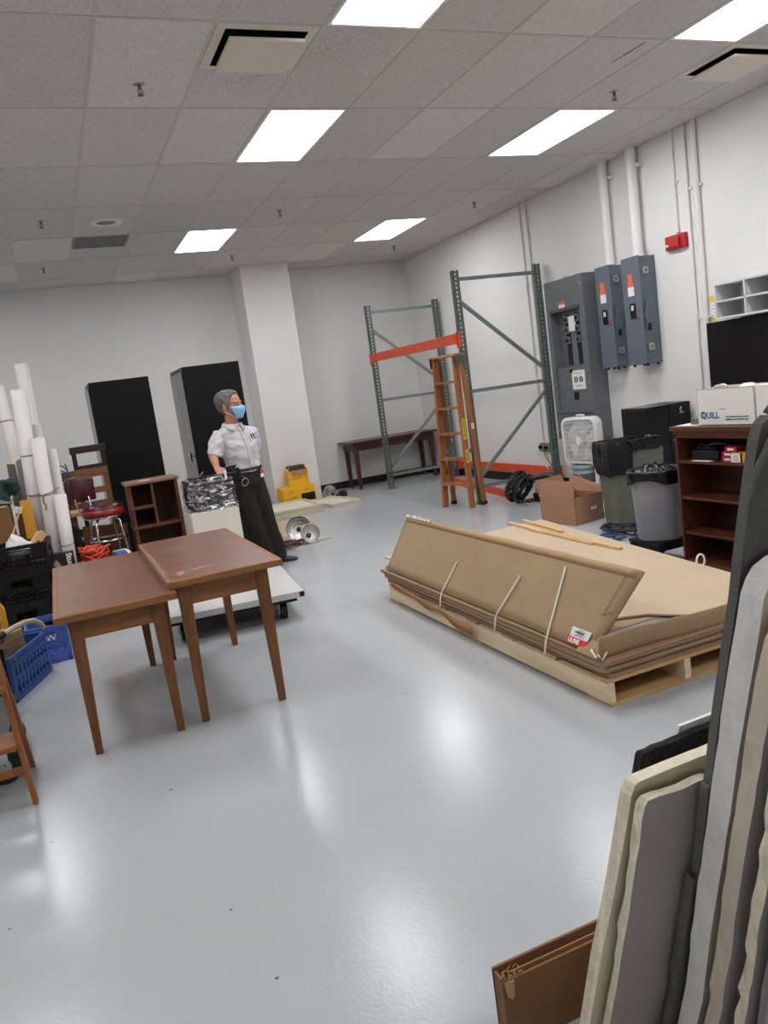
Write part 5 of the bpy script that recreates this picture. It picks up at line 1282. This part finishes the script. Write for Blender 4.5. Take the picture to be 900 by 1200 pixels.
# ---------------------------------------------------------------- folding wooden step stool and dolly at the left edge
t = thing('folding_steps', 'wooden folding step stool cut off by the left edge of the picture', 'step stool', (-.52, 3.72, 0))
m = M['easel']
for x in (-.36, -.78):
    s = 1 if x > -.5 else -1
    part('front_leg', MB().bar((x+.0, 3.64, 0), (x-.055*s, 3.80, .74), .022, .045, (0,1,0)), m, t, True, .003)
    part('rear_leg', MB().bar((x-.02*s, 4.08, 0), (x-.06*s, 3.88, .72), .02, .04, (0,1,0)), m, t, True, .003)
part('step', MB().b(-.79, -.385, 3.60, 3.80, .265, .29), m, t, True, .004)
part('step', MB().b(-.77, -.395, 3.68, 3.86, .50, .525), m, t, True, .004)
part('top_board', MB().b(-.78, -.37, 3.72, 3.98, .735, .76), m, t, True, .004)
part('stretcher', MB().b(-.77, -.375, 3.665, 3.685, .13, .165), m, t, True, .003)
t = thing('caster_dolly', 'black dolly with a rubber caster wheel behind the folding step stool', 'dolly', (-.59, 4.14, 0))
part('platform', MB().b(-.725, -.425, 3.86, 4.48, .225, .26), M['black'], t, True, .006)
for x, y in ((-.49, 3.96), (-.665, 3.96), (-.49, 4.36), (-.665, 4.36)):
    c = part('caster', MB().cyl((x,y-.022,.085), (x,y+.022,.085), .085, n=32), M['rubber'], t, True, .012)
    part('caster_fork', MB().b(x-.028, x+.028, y-.040, y-.030, .06, .20).b(x-.028, x+.028, y+.030, y+.040, .06, .20).b(x-.045, x+.045, y-.045, y+.045, .198, .225).cyl((x,y-.048,.085), (x,y+.048,.085), .016, n=12), M['chrome'], c, True)
    part('hub', MB().cyl((x,y-.026,.085), (x,y+.026,.085), .036, n=20), M['alu'], c, True)
part('handle', MB().tube([(-.56,4.34,.25),(-.56,4.45,.62),(-.69,4.45,.62),(-.69,4.34,.25)], .012, 8), M['black'], t, True)
solo('black_board', MB().b(-.82, -.475, 4.84, 4.86, 0, .42), M['black'], 'black board standing upright between the folding step stool and the deep blue crate', 'board', bev=.003)
# ---------------------------------------------------------------- boards leaning at the right edge
KL = .325                                  # lean: the tops come towards the camera
SB = .88                                   # whole row set this much nearer than first laid out
def nz(x, z): return (x*SB, 0 if z == 0 else CAM_H-(CAM_H-z)*SB)
def lean(Yb, x, z, o=0): return V(x, Yb - KL*z + o, z)
def jag(a, b, n, amp, RR): return [(a[0]+(b[0]-a[0])*k/n + (RR.uniform(-amp, amp) if 0 < k < n else 0), a[1]+(b[1]-a[1])*k/n + (RR.uniform(-amp, amp)*.6 if 0 < k < n else 0)) for k in range(n+1)]
def board(name, label, cat, Yb, outline, th, m_face, m_edge, group='boards leaning at the right edge', edge_amp=.003, seed=1, extra=None, bevels=0):
    """outline: (x, z) list in order, left edge first bottom to top, then top edge to the right, then down"""
    RR = random.Random(seed); Yb = SB*Yb + KL*CAM_H*(1-SB); outline = [nz(x, z) for x, z in outline]
    zmin = min(z for x, z in outline)
    t = thing(name, label, cat, (sum(x for x, z in outline)/len(outline), Yb, 0), 0, group)
    n = len(outline)
    f = [lean(Yb, x, z, -th/2) for x, z in outline]
    bk = [lean(Yb, x+RR.uniform(-edge_amp, edge_amp), z, th/2) for x, z in outline]
    part('panel', MB().add(f+bk, [tuple(range(n)), tuple(range(n, 2*n))[::-1]]), m_face, t, True)
    md = [lean(Yb, x+RR.uniform(-edge_amp, edge_amp), z+RR.uniform(-edge_amp, edge_amp)*(z > .02), 0) for x, z in outline]
    e = MB()
    for k in range(n):
        j = (k+1) % n
        e.add([f[k], f[j], md[j], md[k]], [(0,1,2,3)]); e.add([md[k], md[j], bk[j], bk[k]], [(0,1,2,3)])
    part('edge', e, m_edge, t, True)
    if extra: extra(t, RR)
    return t
RB = random.Random(77)
def sides(xl, pts, zt, xr, n=14, amp=.002, ztr=None):
    o = jag((pts[0][0], 0), pts[0], 1, 0, RB)[:-1]
    return o
# brown carton on the floor at the bottom edge
t = thing('torn_carton', 'brown cardboard box with a torn corner at the bottom edge, below the boards', 'cardboard box', (1.05, 1.53, 0))
b = MB(); x0, x1, h, ya, yb = .716, 1.42, .186, 1.478, 1.525
b.b(x0, x1, ya, ya+.007, 0, h-.005); b.b(x0, x0+.007, ya+.007, yb, 0, h); b.b(x0, x1, yb-.007, yb, 0, h+.006); b.b(x0, x1, ya+.007, yb-.007, 0, .006)
part('carton', b, M['card_shade'], t, True)
tr = MB(); RR = random.Random(9)
for k in range(11):
    p = V(x0+.004+.008*k*.6, ya+.004+.012*(k % 3), h-.006); tr.prism([p, p+V(.014,.004,RR.uniform(-.004,.004)), p+V(.007+RR.uniform(-.008,.008), RR.uniform(-.01,.01), RR.uniform(.006,.016))], (0,.002,.001))
tr.prism([(x0+.004,ya-.001,h-.006),(x0+.03,ya-.001,h-.006),(x0+.026,ya-.004,h-.040),(x0+.018,ya-.005,h-.05),(x0+.008,ya-.003,h-.040)], (0,-.003,0))
part('torn_fibres', tr, M['card_tape'], t, True)
part('inner_ply', MB().b(x0+.03, x1, ya+.016, ya+.020, .01, h), M['kraft'], t, True)
# thin black foam board
zz = .69
o = [(1.075,0),(1.072,.3),(1.068,.62),(1.066,.685)] + jag((1.070,.69),(1.40,.70),14,.006,RB) + [(1.40,0)]
board('foam_board', 'black foam board with a ragged top, farthest of the leaning boards', 'board', 1.585, o, .018, M['foam_black'], M['foam_black'], seed=3, edge_amp=.004)
board('white_sheet', 'white sheet just showing over the black foam board', 'board', 1.60, [(1.19,0),(1.19,.715),(1.45,.72),(1.45,0)], .008, M['paper'], M['paper'], seed=2, edge_amp=.001)
o = [(.952,0),(.955,.18),(.962,.34),(.966,.52)] + [(.967,.62),(.965,.66),(.972,.688)] + jag((.985,.694),(1.36,.70),12,.003,RB) + [(1.36,0)]
board('cream_board', 'thick cream board with worn rounded corner, in front of the black foam board', 'board', 1.50, o, .030, M['board_cream'], M['board_torn'], seed=4)
o = [(.980,0)] + jag((.979,.05),(.972,.55),10,.003,RB) + [(.966,.62),(.968,.655)] + jag((.974,.668),(1.33,.655),14,.006,RB) + [(1.33,0)]
board('grey_board', 'grey faced board with torn cream edge, in front of the thick cream board', 'board', 1.455, o, .022, M['board_gray'], M['board_torn'], seed=5, edge_amp=.005)
# tall grey felt panel, its lower left edge stepped
def felt():
    t = thing('felt_screen', 'tall dark grey felt-covered screen with stepped lower edge, between pale boards and bookcase', 'screen', (1.2, 1.42, 0), 0)
    Yb = SB*1.415 + KL*CAM_H*(1-SB); L = [(1.137,0),(1.137,.02),(1.119,.121),(1.124,.124),(1.107,.418),(1.124,.40),(1.091,.674),(1.099,.676),(1.081,.848),(1.069,.996),(1.061,1.113),(1.049,1.207),(1.036,1.335),(1.031,1.405),(1.034,1.43),(1.048,1.442),(1.062,1.43),(1.075,1.425),(1.16,1.43),(1.60,1.44)]; L = [nz(x, z) for x, z in L]
    g = []; n = 10
    th = .022
    out = L + [(1.60*SB,0)]
    nrm_ = V(0,-1,-KL).normalized()
    f = [lean(Yb, x, z, -th/2) for x, z in out]; bk = [lean(Yb, x+.004, z, th/2) for x, z in out]; k_ = len(out)
    b = MB().add(f+bk, [tuple(range(k_)), tuple(range(k_, 2*k_))[::-1]])
    for i in range(k_): j = (i+1) % k_; b.add([f[i], f[j], bk[j], bk[i]], [(0,1,2,3)])
    part('felt', b, M['felt'], t, True, .004)
    fo = MB()
    fo.tube([lean(Yb,*nz(x_,z_),o_) for x_,z_,o_ in ((1.034,1.30,-.014),(1.038,1.36,-.018),(1.05,1.40,-.022),(1.066,1.425,-.016))], [.004,.007,.009,.004], 8)
    fo.tube([lean(Yb,*nz(x_,z_),o_) for x_,z_,o_ in ((1.066,1.42,-.012),(1.058,1.445,-.004),(1.052,1.452,.004))], .006, 8)
    part('folded_corner', fo, M['felt'], t, True)
    ly = MB()
    for (xa, za, xb, zb) in ((1.137,.02,1.121,.121),(1.124,.124,1.109,.412),(1.122,.40,1.093,.67)):
        ly.bar(lean(Yb, nz(xa+.003, za)[0], nz(xa, za)[1], -.012), lean(Yb, nz(xb+.003, zb)[0], nz(xb, zb)[1], -.012), .006, .004, nrm_)
    part('fold_edge', ly, M['felt'], t, True)
felt()
wl = [(1.160,0),(1.155,.05)] + jag((1.138,.18),(1.072,.866),12,.0025,RB) + [(1.062,1.0),(1.056,1.07),(1.049,1.13),(1.056,1.158),(1.068,1.178),(1.088,1.190),(1.12,1.195)] + [(1.5,1.20),(1.5,0)]
board('thick_board', 'tall thick pale board with white edge and rounded top corner, right of the felt screen', 'board', 1.365, wl, .046, M['board_beige'], M['board_white'], seed=7, edge_amp=.003)
w2 = [(1.158,0)] + jag((1.150,.08),(1.092,.55),8,.004,RB) + jag((1.085,.62),(1.05,.98),8,.002,RB) + [(1.046,1.06),(1.060,1.085),(1.1,1.10),(1.5,1.10),(1.5,0)]
board('thick_board', 'second tall pale board from the felt screen, with a dented beige edge', 'board', 1.30, w2, .034, M['board_gray'], M['board_beige'], seed=8, edge_amp=.003)
w3 = [(1.166,0)] + jag((1.164,.05),(1.078,.70),14,.004,RB) + [(1.05,.93),(1.5,.95),(1.5,0)]
board('torn_board', 'pale board with a ragged torn edge at the lower right corner of the picture', 'board', 1.24, w3, .022, M['board_gray'], M['board_torn'], seed=9, edge_amp=.006)
w4 = [(1.185,0),(1.18,.05)] + jag((1.165,.15),(1.095,.60),8,.002,RB) + [(1.09,.66),(1.5,.68),(1.5,0)]
board('grey_sheet', 'smooth grey sheet nearest the camera at the lower right corner', 'board', 1.20, w4, .016, M['board_gray'], M['gray_panel'], seed=10)
# ---------------------------------------------------------------- the man
def mpart(name, me, m, par, label=None):
    me.name = name; me.materials.clear(); me.materials.append(m); me.transform(WM[par].inverted())
    o = bpy.data.objects.new(name, me); C.objects.link(o); o.parent = par; WM[o] = WM[par]
    return tagit(o, label)
def ring(c, rx, ry, ph, n=28, tilt=(0,0,1), e=1.0):
    out = []; w = Vector(tilt).normalized()
    ux = V(math.cos(ph), math.sin(ph), 0); ux = (ux - w*ux.dot(w)).normalized(); uy = w.cross(ux)
    for k in range(n):
        a = 2*PI*k/n; ca, sa = math.cos(a), math.sin(a)
        ca = math.copysign(abs(ca)**e, ca); sa = math.copysign(abs(sa)**e, sa)
        out.append(Vector(c) + ux*(rx*ca) + uy*(ry*sa))
    return out
def limb(b, pts, rad, n=20, flat=1.0, ph=0):
    rs = []
    for i, p in enumerate(pts):
        d = (V(*pts[min(i+1, len(pts)-1)]) - V(*pts[max(i-1, 0)])).normalized(); rs.append(ring(p, rad[i], rad[i]*flat, ph, n, d if d.z > 0 else -d))
    b.loft(rs)
    return b
PHI = math.radians(21)
man = thing('person', 'man in white short-sleeved shirt, dark trousers and blue face mask, hand resting on wrapped equipment', 'person', (1.68, 7.53, 0))
TOR = [((1.615,7.500,.955),.163,.125),((1.612,7.497,1.00),.170,.132),((1.606,7.488,1.06),.178,.142),((1.600,7.472,1.13),.183,.146),((1.592,7.456,1.21),.188,.138),((1.580,7.444,1.29),.194,.122),((1.570,7.434,1.345),.190,.104),((1.560,7.424,1.385),.140,.086),((1.553,7.415,1.405),.090,.076),((1.550,7.410,1.422),.066,.066)]
hz0, HS = 1.462, 1.13
HC = V(1.545, 7.385, 0); FWD = V(.80,-.60,0).normalized(); LAT = V(.60,.80,0)
HP = [(0,.080,.0,.024),(.02,.094,-.012,.044),(.05,.098,-.042,.057),(.08,.099,-.076,.066),(.11,.097,-.093,.072),(.14,.098,-.099,.075),(.17,.095,-.098,.075),(.20,.078,-.085,.066),(.222,.050,-.060,.046),(.235,.014,-.022,.014)]
def hsec(z):
    z = max(0, min(.235, z))
    for a, b in zip(HP, HP[1:]):
        if a[0] <= z <= b[0]:
            u = (z-a[0])/(b[0]-a[0]); return [a[i]+(b[i]-a[i])*u for i in (1,2,3)]
def hpt(th, z, off=0):          # th from the face forward direction, z in unit head heights
    f, bk, w = hsec(z); c = (f+bk)/2; a = (f-bk)/2
    return HC + FWD*((c+(a+off)*math.cos(th))*HS) + LAT*((w+off)*math.sin(th)*HS) + V(0,0,hz0+z*HS)
def hp(f, l, z): return HC + FWD*(f*HS) + LAT*(l*HS) + V(0,0,hz0+z*HS)
HMX = Matrix(((FWD.x,LAT.x,0),(FWD.y,LAT.y,0),(0,0,1)))
b = MB()
b.loft([[hpt(2*PI*k/28, z) for k in range(28)] for z in [HP[i][0] for i in range(len(HP))]])
b.loft([ring(hp(.094,0,.125), .010*HS, .012*HS, 0, 12), ring(hp(.108,0,.095), .016*HS, .016*HS, 0, 12), ring(hp(.108,0,.078), .017*HS, .017*HS, 0, 12), ring(hp(.095,0,.066), .012*HS, .012*HS, 0, 12)])
for s in (-1, 1):
    b.ball(hp(-.006, s*.076, .105), (.022*HS, .010*HS, .034*HS), 12, 10, HMX)          # ears
    b.ball(hp(.086, s*.030, .138), (.016*HS, .026*HS, .008*HS), 12, 8, HMX)            # brow
    b.ball(hp(.070, s*.040, .085), (.026, .024, .02), 12, 8, HMX)                       # cheek
b.ball(hp(.090,0,.045), (.014,.026,.012), 12, 8, HMX)                                  # lips
limb(b, [(1.552,7.412,1.38),(1.55,7.406,1.43),(1.549,7.398,1.475),(1.55,7.39,1.53)], [.075,.060,.058,.058])
b.loft([ring(c, (rx-.03 if c[2] < 1.40 else rx-.012), (ry-.03 if c[2] < 1.36 else ry-.016), PHI) for c, rx, ry in TOR])
SR, ER, WR_ = (1.405,7.40,1.335), (1.318,7.375,1.165), (1.315,7.255,1.055)
SL, EL, WL = (1.735,7.49,1.33), (1.755,7.63,1.12), (1.70,7.66,.93)
limb(b, [(1.46,7.415,1.325), (1.405,7.40,1.315), (1.36,7.39,1.25), ER], [.040,.042,.043,.040])
limb(b, [(1.328,7.40,1.185), ER, (1.316,7.32,1.115), WR_], [.040,.041,.038,.027], flat=.9)
limb(b, [(1.68,7.47,1.32), (1.735,7.49,1.31), (1.75,7.56,1.22), EL], [.040,.042,.043,.040])
limb(b, [(1.754,7.62,1.14), EL, (1.735,7.65,1.02), WL], [.040,.041,.037,.027])
limb(b, [(1.57,7.49,.93),(1.565,7.48,.86),(1.60,7.49,.66),(1.64,7.50,.47),(1.68,7.53,.28),(1.71,7.55,.07)], [.08,.085,.072,.054,.052,.04])
limb(b, [(1.67,7.52,.93),(1.69,7.53,.86),(1.72,7.545,.68),(1.745,7.56,.49),(1.79,7.585,.28),(1.83,7.60,.07)], [.08,.085,.072,.054,.052,.04])
b.ball((1.62,7.5,.93), (.14,.11,.09), 20, 12)
def hand(b, w, fd, up, side, L=.185, curl=.25):
    """palm from wrist w along fd, palm normal -up, thumb on the given side vector"""
    w = V(*w); fd = V(*fd).normalized(); up = V(*up); up = (up - fd*up.dot(fd)).normalized(); sd = V(*side); sd = (sd - fd*sd.dot(fd) - up*sd.dot(up)).normalized()
    pr = []
    for d, hw, hh in ((-.01,.026,.020),(.03,.036,.018),(.07,.042,.016),(.095,.040,.012)):
        c = w + fd*d; n = 16; pr.append([c + sd*(hw*math.cos(2*PI*k/n)) + up*(hh*math.sin(2*PI*k/n)) for k in range(n)])
    b.loft(pr)
    for i, (o, l) in enumerate(((.031,.072),(.011,.082),(-.011,.076),(-.031,.058))):
        p = w + fd*.088 + sd*o; d = (fd + sd*(o*1.2)).normalized(); pts = [p]; ang = 0
        for sgl in (.42,.32,.26):
            ang += curl*(1+.15*i); pts.append(pts[-1] + (d*math.cos(ang) - up*math.sin(ang))*l*sgl)
        b.tube(pts, [.0100,.0095,.009,.0075], 10)
    p = w + fd*.025 + sd*.028; d1 = (sd*.75 + fd*.6 - up*.15).normalized(); d2 = (sd*.35 + fd*.85 - up*.3).normalized()
    b.tube([p - sd*.01, p + d1*.035, p + d1*.035 + d2*.032, p + d1*.035 + d2*.055], [.014,.0115,.0105,.008], 10)
hand(b, WR_, (.10,-.72,-.35), (0,-.4,1), (1,.1,0), curl=.22)
hand(b, WL, (-.35,.15,-.9), (.1,1,.1), (-1,0,.2), curl=.35)
body = mpart('body', remesh(b, .0055, 3), M['skin'], man)
# eyes
for s in (-1, 1):
    part('eye', MB().ball(hp(.086, s*.031, .122), .0125*HS, 12, 8), M['paper'], man, True)
    part('iris', MB().ball(hp(.0945, s*.029, .122), .0062*HS, 10, 8), M['eye'], man, True)
# hair: a cap that leaves the face free
def zlow(th):
    a = abs(math.degrees(th))
    pts = [(0,.206),(34,.204),(48,.192),(60,.165),(68,.125),(74,.095),(84,.090),(90,.128),(106,.130),(116,.075),(140,.045),(180,.035)]
    for (a0, z0), (a1, z1) in zip(pts, pts[1:]):
        if a0 <= a <= a1: return z0+(z1-z0)*(a-a0)/(a1-a0)
g = []
for i in range(11):
    row = []
    for k in range(49):
        th = -PI + 2*PI*k/48; zl = zlow(th); z = zl + (.2349-zl)*(i/10)**.9
        row.append(hpt(th, z, .006 + .010*min(1, i/2.5) + .003*math.sin(th*9+i)) + V(0,0,.008*(i/10)))
    g.append(row)
part('hair', MB().sheet(g, -.004), M['hair'], man, True)
bd = []
for i in range(4):
    bd.append([hpt(s_*math.radians(48+30*k/5), .02+.022*i, .004) for s_ in (1,) for k in range(6)])
bd2 = [[hpt(-math.radians(48+30*k/5), .02+.022*i, .004) for k in range(6)] for i in range(4)]
part('beard', MB().sheet(bd, .003), M['hair'], man, True); part('beard', MB().sheet(bd2, .003), M['hair'], man, True)
# face mask
g = []
for i in range(9):
    row = []
    for k in range(21):
        th = math.radians(-66 + 132*k/20); z = .002 + .102*i/8; c = math.cos(th)
        bulge = (.012 + .020*max(0, 1-abs(i-6)/4))*max(0, c-.3)*1.3 + .002*(i % 2)
        row.append(hpt(th, z, .007 + bulge))
    g.append(row)
mk = part('face_mask', MB().sheet(g, .002), M['mask'], man, True, label='pale blue surgical face mask')
lp = MB()
for s in (-1, 1):
    lp.tube([hpt(s*math.radians(66), .095, .008), hp(.03, s*.080, .115), hp(-.016, s*.088, .135)], .0018, 5)
    lp.tube([hpt(s*math.radians(66), .010, .008), hp(.02, s*.074, .05), hp(-.018, s*.088, .08)], .0018, 5)
part('ear_loop', lp, M['paper'], mk, True)
gl = MB()
for s in (-1, 1):
    gl.tube([hp(.106-.006*abs(math.sin(a))-.004*(1-math.cos(a)), s*(.032+.024*math.cos(a)), .124+.017*math.sin(a)) for a in [2*PI*k/20 for k in range(20)]], .0024, 6, True)
    gl.tube([hp(.100, s*.056, .13), hp(.06, s*.078, .13), hp(-.01, s*.084, .128), hp(-.03, s*.083, .115)], .0024, 6)
gl.tube([hp(.108,-.009,.128), hp(.112,0,.131), hp(.108,.009,.128)], .0024, 6)
part('glasses', gl, M['belt'], man, True)
# shirt
b = MB()
b.loft([ring(c, rx+.004*math.sin(i*2.2), ry+.006*math.sin(i*1.7+1), PHI, 40) for i, (c, rx, ry) in enumerate(TOR)])
limb(b, [(1.47,7.42,1.335),(1.415,7.405,1.335),(1.372,7.394,1.255),(1.335,7.382,1.155)], [.062,.070,.073,.073], 24, .92)
limb(b, [(1.67,7.465,1.33),(1.728,7.485,1.325),(1.752,7.55,1.23),(1.762,7.61,1.15)], [.062,.069,.072,.072], 24, .92)
shirt = mpart('shirt', wrinkle(remesh(b, .007, 5), .011, 9, 14, 3), M['shirt'], man)
tf = V(math.sin(PHI), -math.cos(PHI), 0); ts = V(math.cos(PHI), math.sin(PHI), 0)
def onchest(z, s, off=.004):            # point on the shirt front, s sideways in metres
    for (c0, x0, y0), (c1, x1, y1) in zip(TOR, TOR[1:]):
        if c0[2] <= z <= c1[2]:
            u = (z-c0[2])/(c1[2]-c0[2]); c = V(*c0).lerp(V(*c1), u); rx = x0+(x1-x0)*u; ry = y0+(y1-y0)*u
            return c + ts*s + tf*(ry*math.sqrt(max(0, 1-(s/rx)**2)) + off)
pk = MB(); pk.sheet([[onchest(.985+.41*i/16, s, .005) for s in (-.016,-.005,.006,.016)] for i in range(17)], .003)
part('placket', pk, M['shirt'], shirt, True)
part('placket_edge', MB().tube([onchest(.985+.41*i/16, .018, .004) for i in range(17)], .0022, 5), M['gray_plate'], shirt, True)
bt = MB()
for z in (1.03,1.11,1.19,1.27,1.345): bt.ball(onchest(z, 0, .009), .006, 8, 6)
part('buttons', bt, M['paper'], shirt, True)
part('pocket', MB().sheet([[onchest(1.185+.10*i/4, .052+.085*k/5, .006) for k in range(6)] for i in range(5)], .003), M['shirt'], shirt, True)
for s, mm in ((.085,'ink'),(.118,'belt')): part('pen', MB().cyl(onchest(1.26, s, .010), onchest(1.305, s, .010), .006, n=8), M[mm], man, True, label='dark pen clipped in the shirt pocket')
co = MB()
for s in (-1, 1):
    q = [onchest(1.41, 0, .012)+V(0,0,.0)]
    nk = V(1.549,7.408,0)
    def cpt(a, z, r): return nk + tf*(math.cos(a)*r) + ts*(math.sin(a)*r*1.0) + V(0,0,z)
    gg = []
    for i in range(9):
        a = s*(.34 + (PI-.34)*i/8); fr = 1-i/8
        gg.append([cpt(a, 1.400+.028*(1-fr), .086+.016*fr), cpt(a, 1.420+.034*(1-fr), .072+.008*fr), cpt(a, 1.412+.034*(1-fr), .084+.010*fr), cpt(a, 1.385-.032*fr**2+.03*(1-fr), .096+.022*fr)])
    co.sheet(gg, .002)
part('collar', co, M['shirt'], shirt, True)
# trousers, belt, badge, shoes
b = MB()
b.loft([ring((1.615,7.50,.99), .166, .128, PHI), ring((1.617,7.503,.95), .172, .135, PHI), ring((1.622,7.506,.90), .178, .142, PHI), ring((1.626,7.508,.85), .178, .140, PHI), ring((1.63,7.51,.80), .165, .12, PHI)])
limb(b, [(1.550,7.485,.92),(1.550,7.482,.84),(1.575,7.485,.66),(1.61,7.50,.47),(1.66,7.53,.28),(1.70,7.548,.05)], [.10,.108,.103,.093,.090,.088], 24)
limb(b, [(1.682,7.525,.92),(1.692,7.53,.84),(1.722,7.545,.68),(1.752,7.56,.49),(1.795,7.585,.28),(1.828,7.60,.05)], [.10,.106,.102,.092,.090,.090], 24)
trousers = mpart('trousers', wrinkle(remesh(b, .008, 6), .012, 13, 4, 8), M['trousers'], man)
bl = MB(); rows = [[p for p in ring((1.615,7.50,z), .175, .137, PHI, 40)] for z in (.970,.998)]
bl.sheet([r + [r[0]] for r in rows], -.004)
belt = part('belt', bl, M['belt'], man, True)
bc = V(1.615,7.5,.983) + tf*.140
part('buckle', MB().bar(bc - ts*.022 - V(0,0,.016), bc + ts*.022 - V(0,0,.016), .004, .004).bar(bc - ts*.022 + V(0,0,.016), bc + ts*.022 + V(0,0,.016), .004, .004).bar(bc - ts*.022 - V(0,0,.016), bc - ts*.022 + V(0,0,.016), .004, .004).bar(bc + ts*.022 - V(0,0,.016), bc + ts*.022 + V(0,0,.016), .004, .004), M['chrome'], belt, True)
bp_ = V(1.615,7.5,0) + ts*.10 + tf*.125
bg = part('badge', MB().hexa([bp_+ts*a+tf*o+V(0,0,z) for z in (.885,.922) for a, o in ((-.022,.012),(.022,.002),(.022,.006),(-.022,.016))]), M['paper'], man, True, label='white and red identity badge on the belt')
part('badge_top', MB().hexa([bp_+ts*a+tf*o+V(0,0,z) for z in (.922,.958) for a, o in ((-.022,.013),(.022,.003),(.022,.007),(-.022,.017))]), M['badge'], bg, True)
def shoe(c, d):
    d = V(*d).normalized(); s = V(-d.y, d.x, 0); c = V(*c); b = MB(); rs = []
    for u, hw, h, zb in ((-.10,.028,.055,.004),(-.08,.036,.075,.0),(-.03,.038,.085,.0),(.03,.040,.070,.0),(.09,.046,.055,.0),(.14,.045,.045,.002),(.17,.034,.036,.006),(.185,.012,.024,.010)):
        rs.append([c + d*u + s*(hw*math.cos(2*PI*k/18)) + V(0,0,max(zb, zb + (h-zb)*(.42+.58*math.sin(2*PI*k/18)))) for k in range(18)])
    b.loft(rs); return b
part('shoe', shoe((1.715,7.545,0), (.45,-.9,0)), M['shoe'], man, True)
part('shoe', shoe((1.835,7.60,0), (.93,-.36,0)), M['shoe'], man, True)
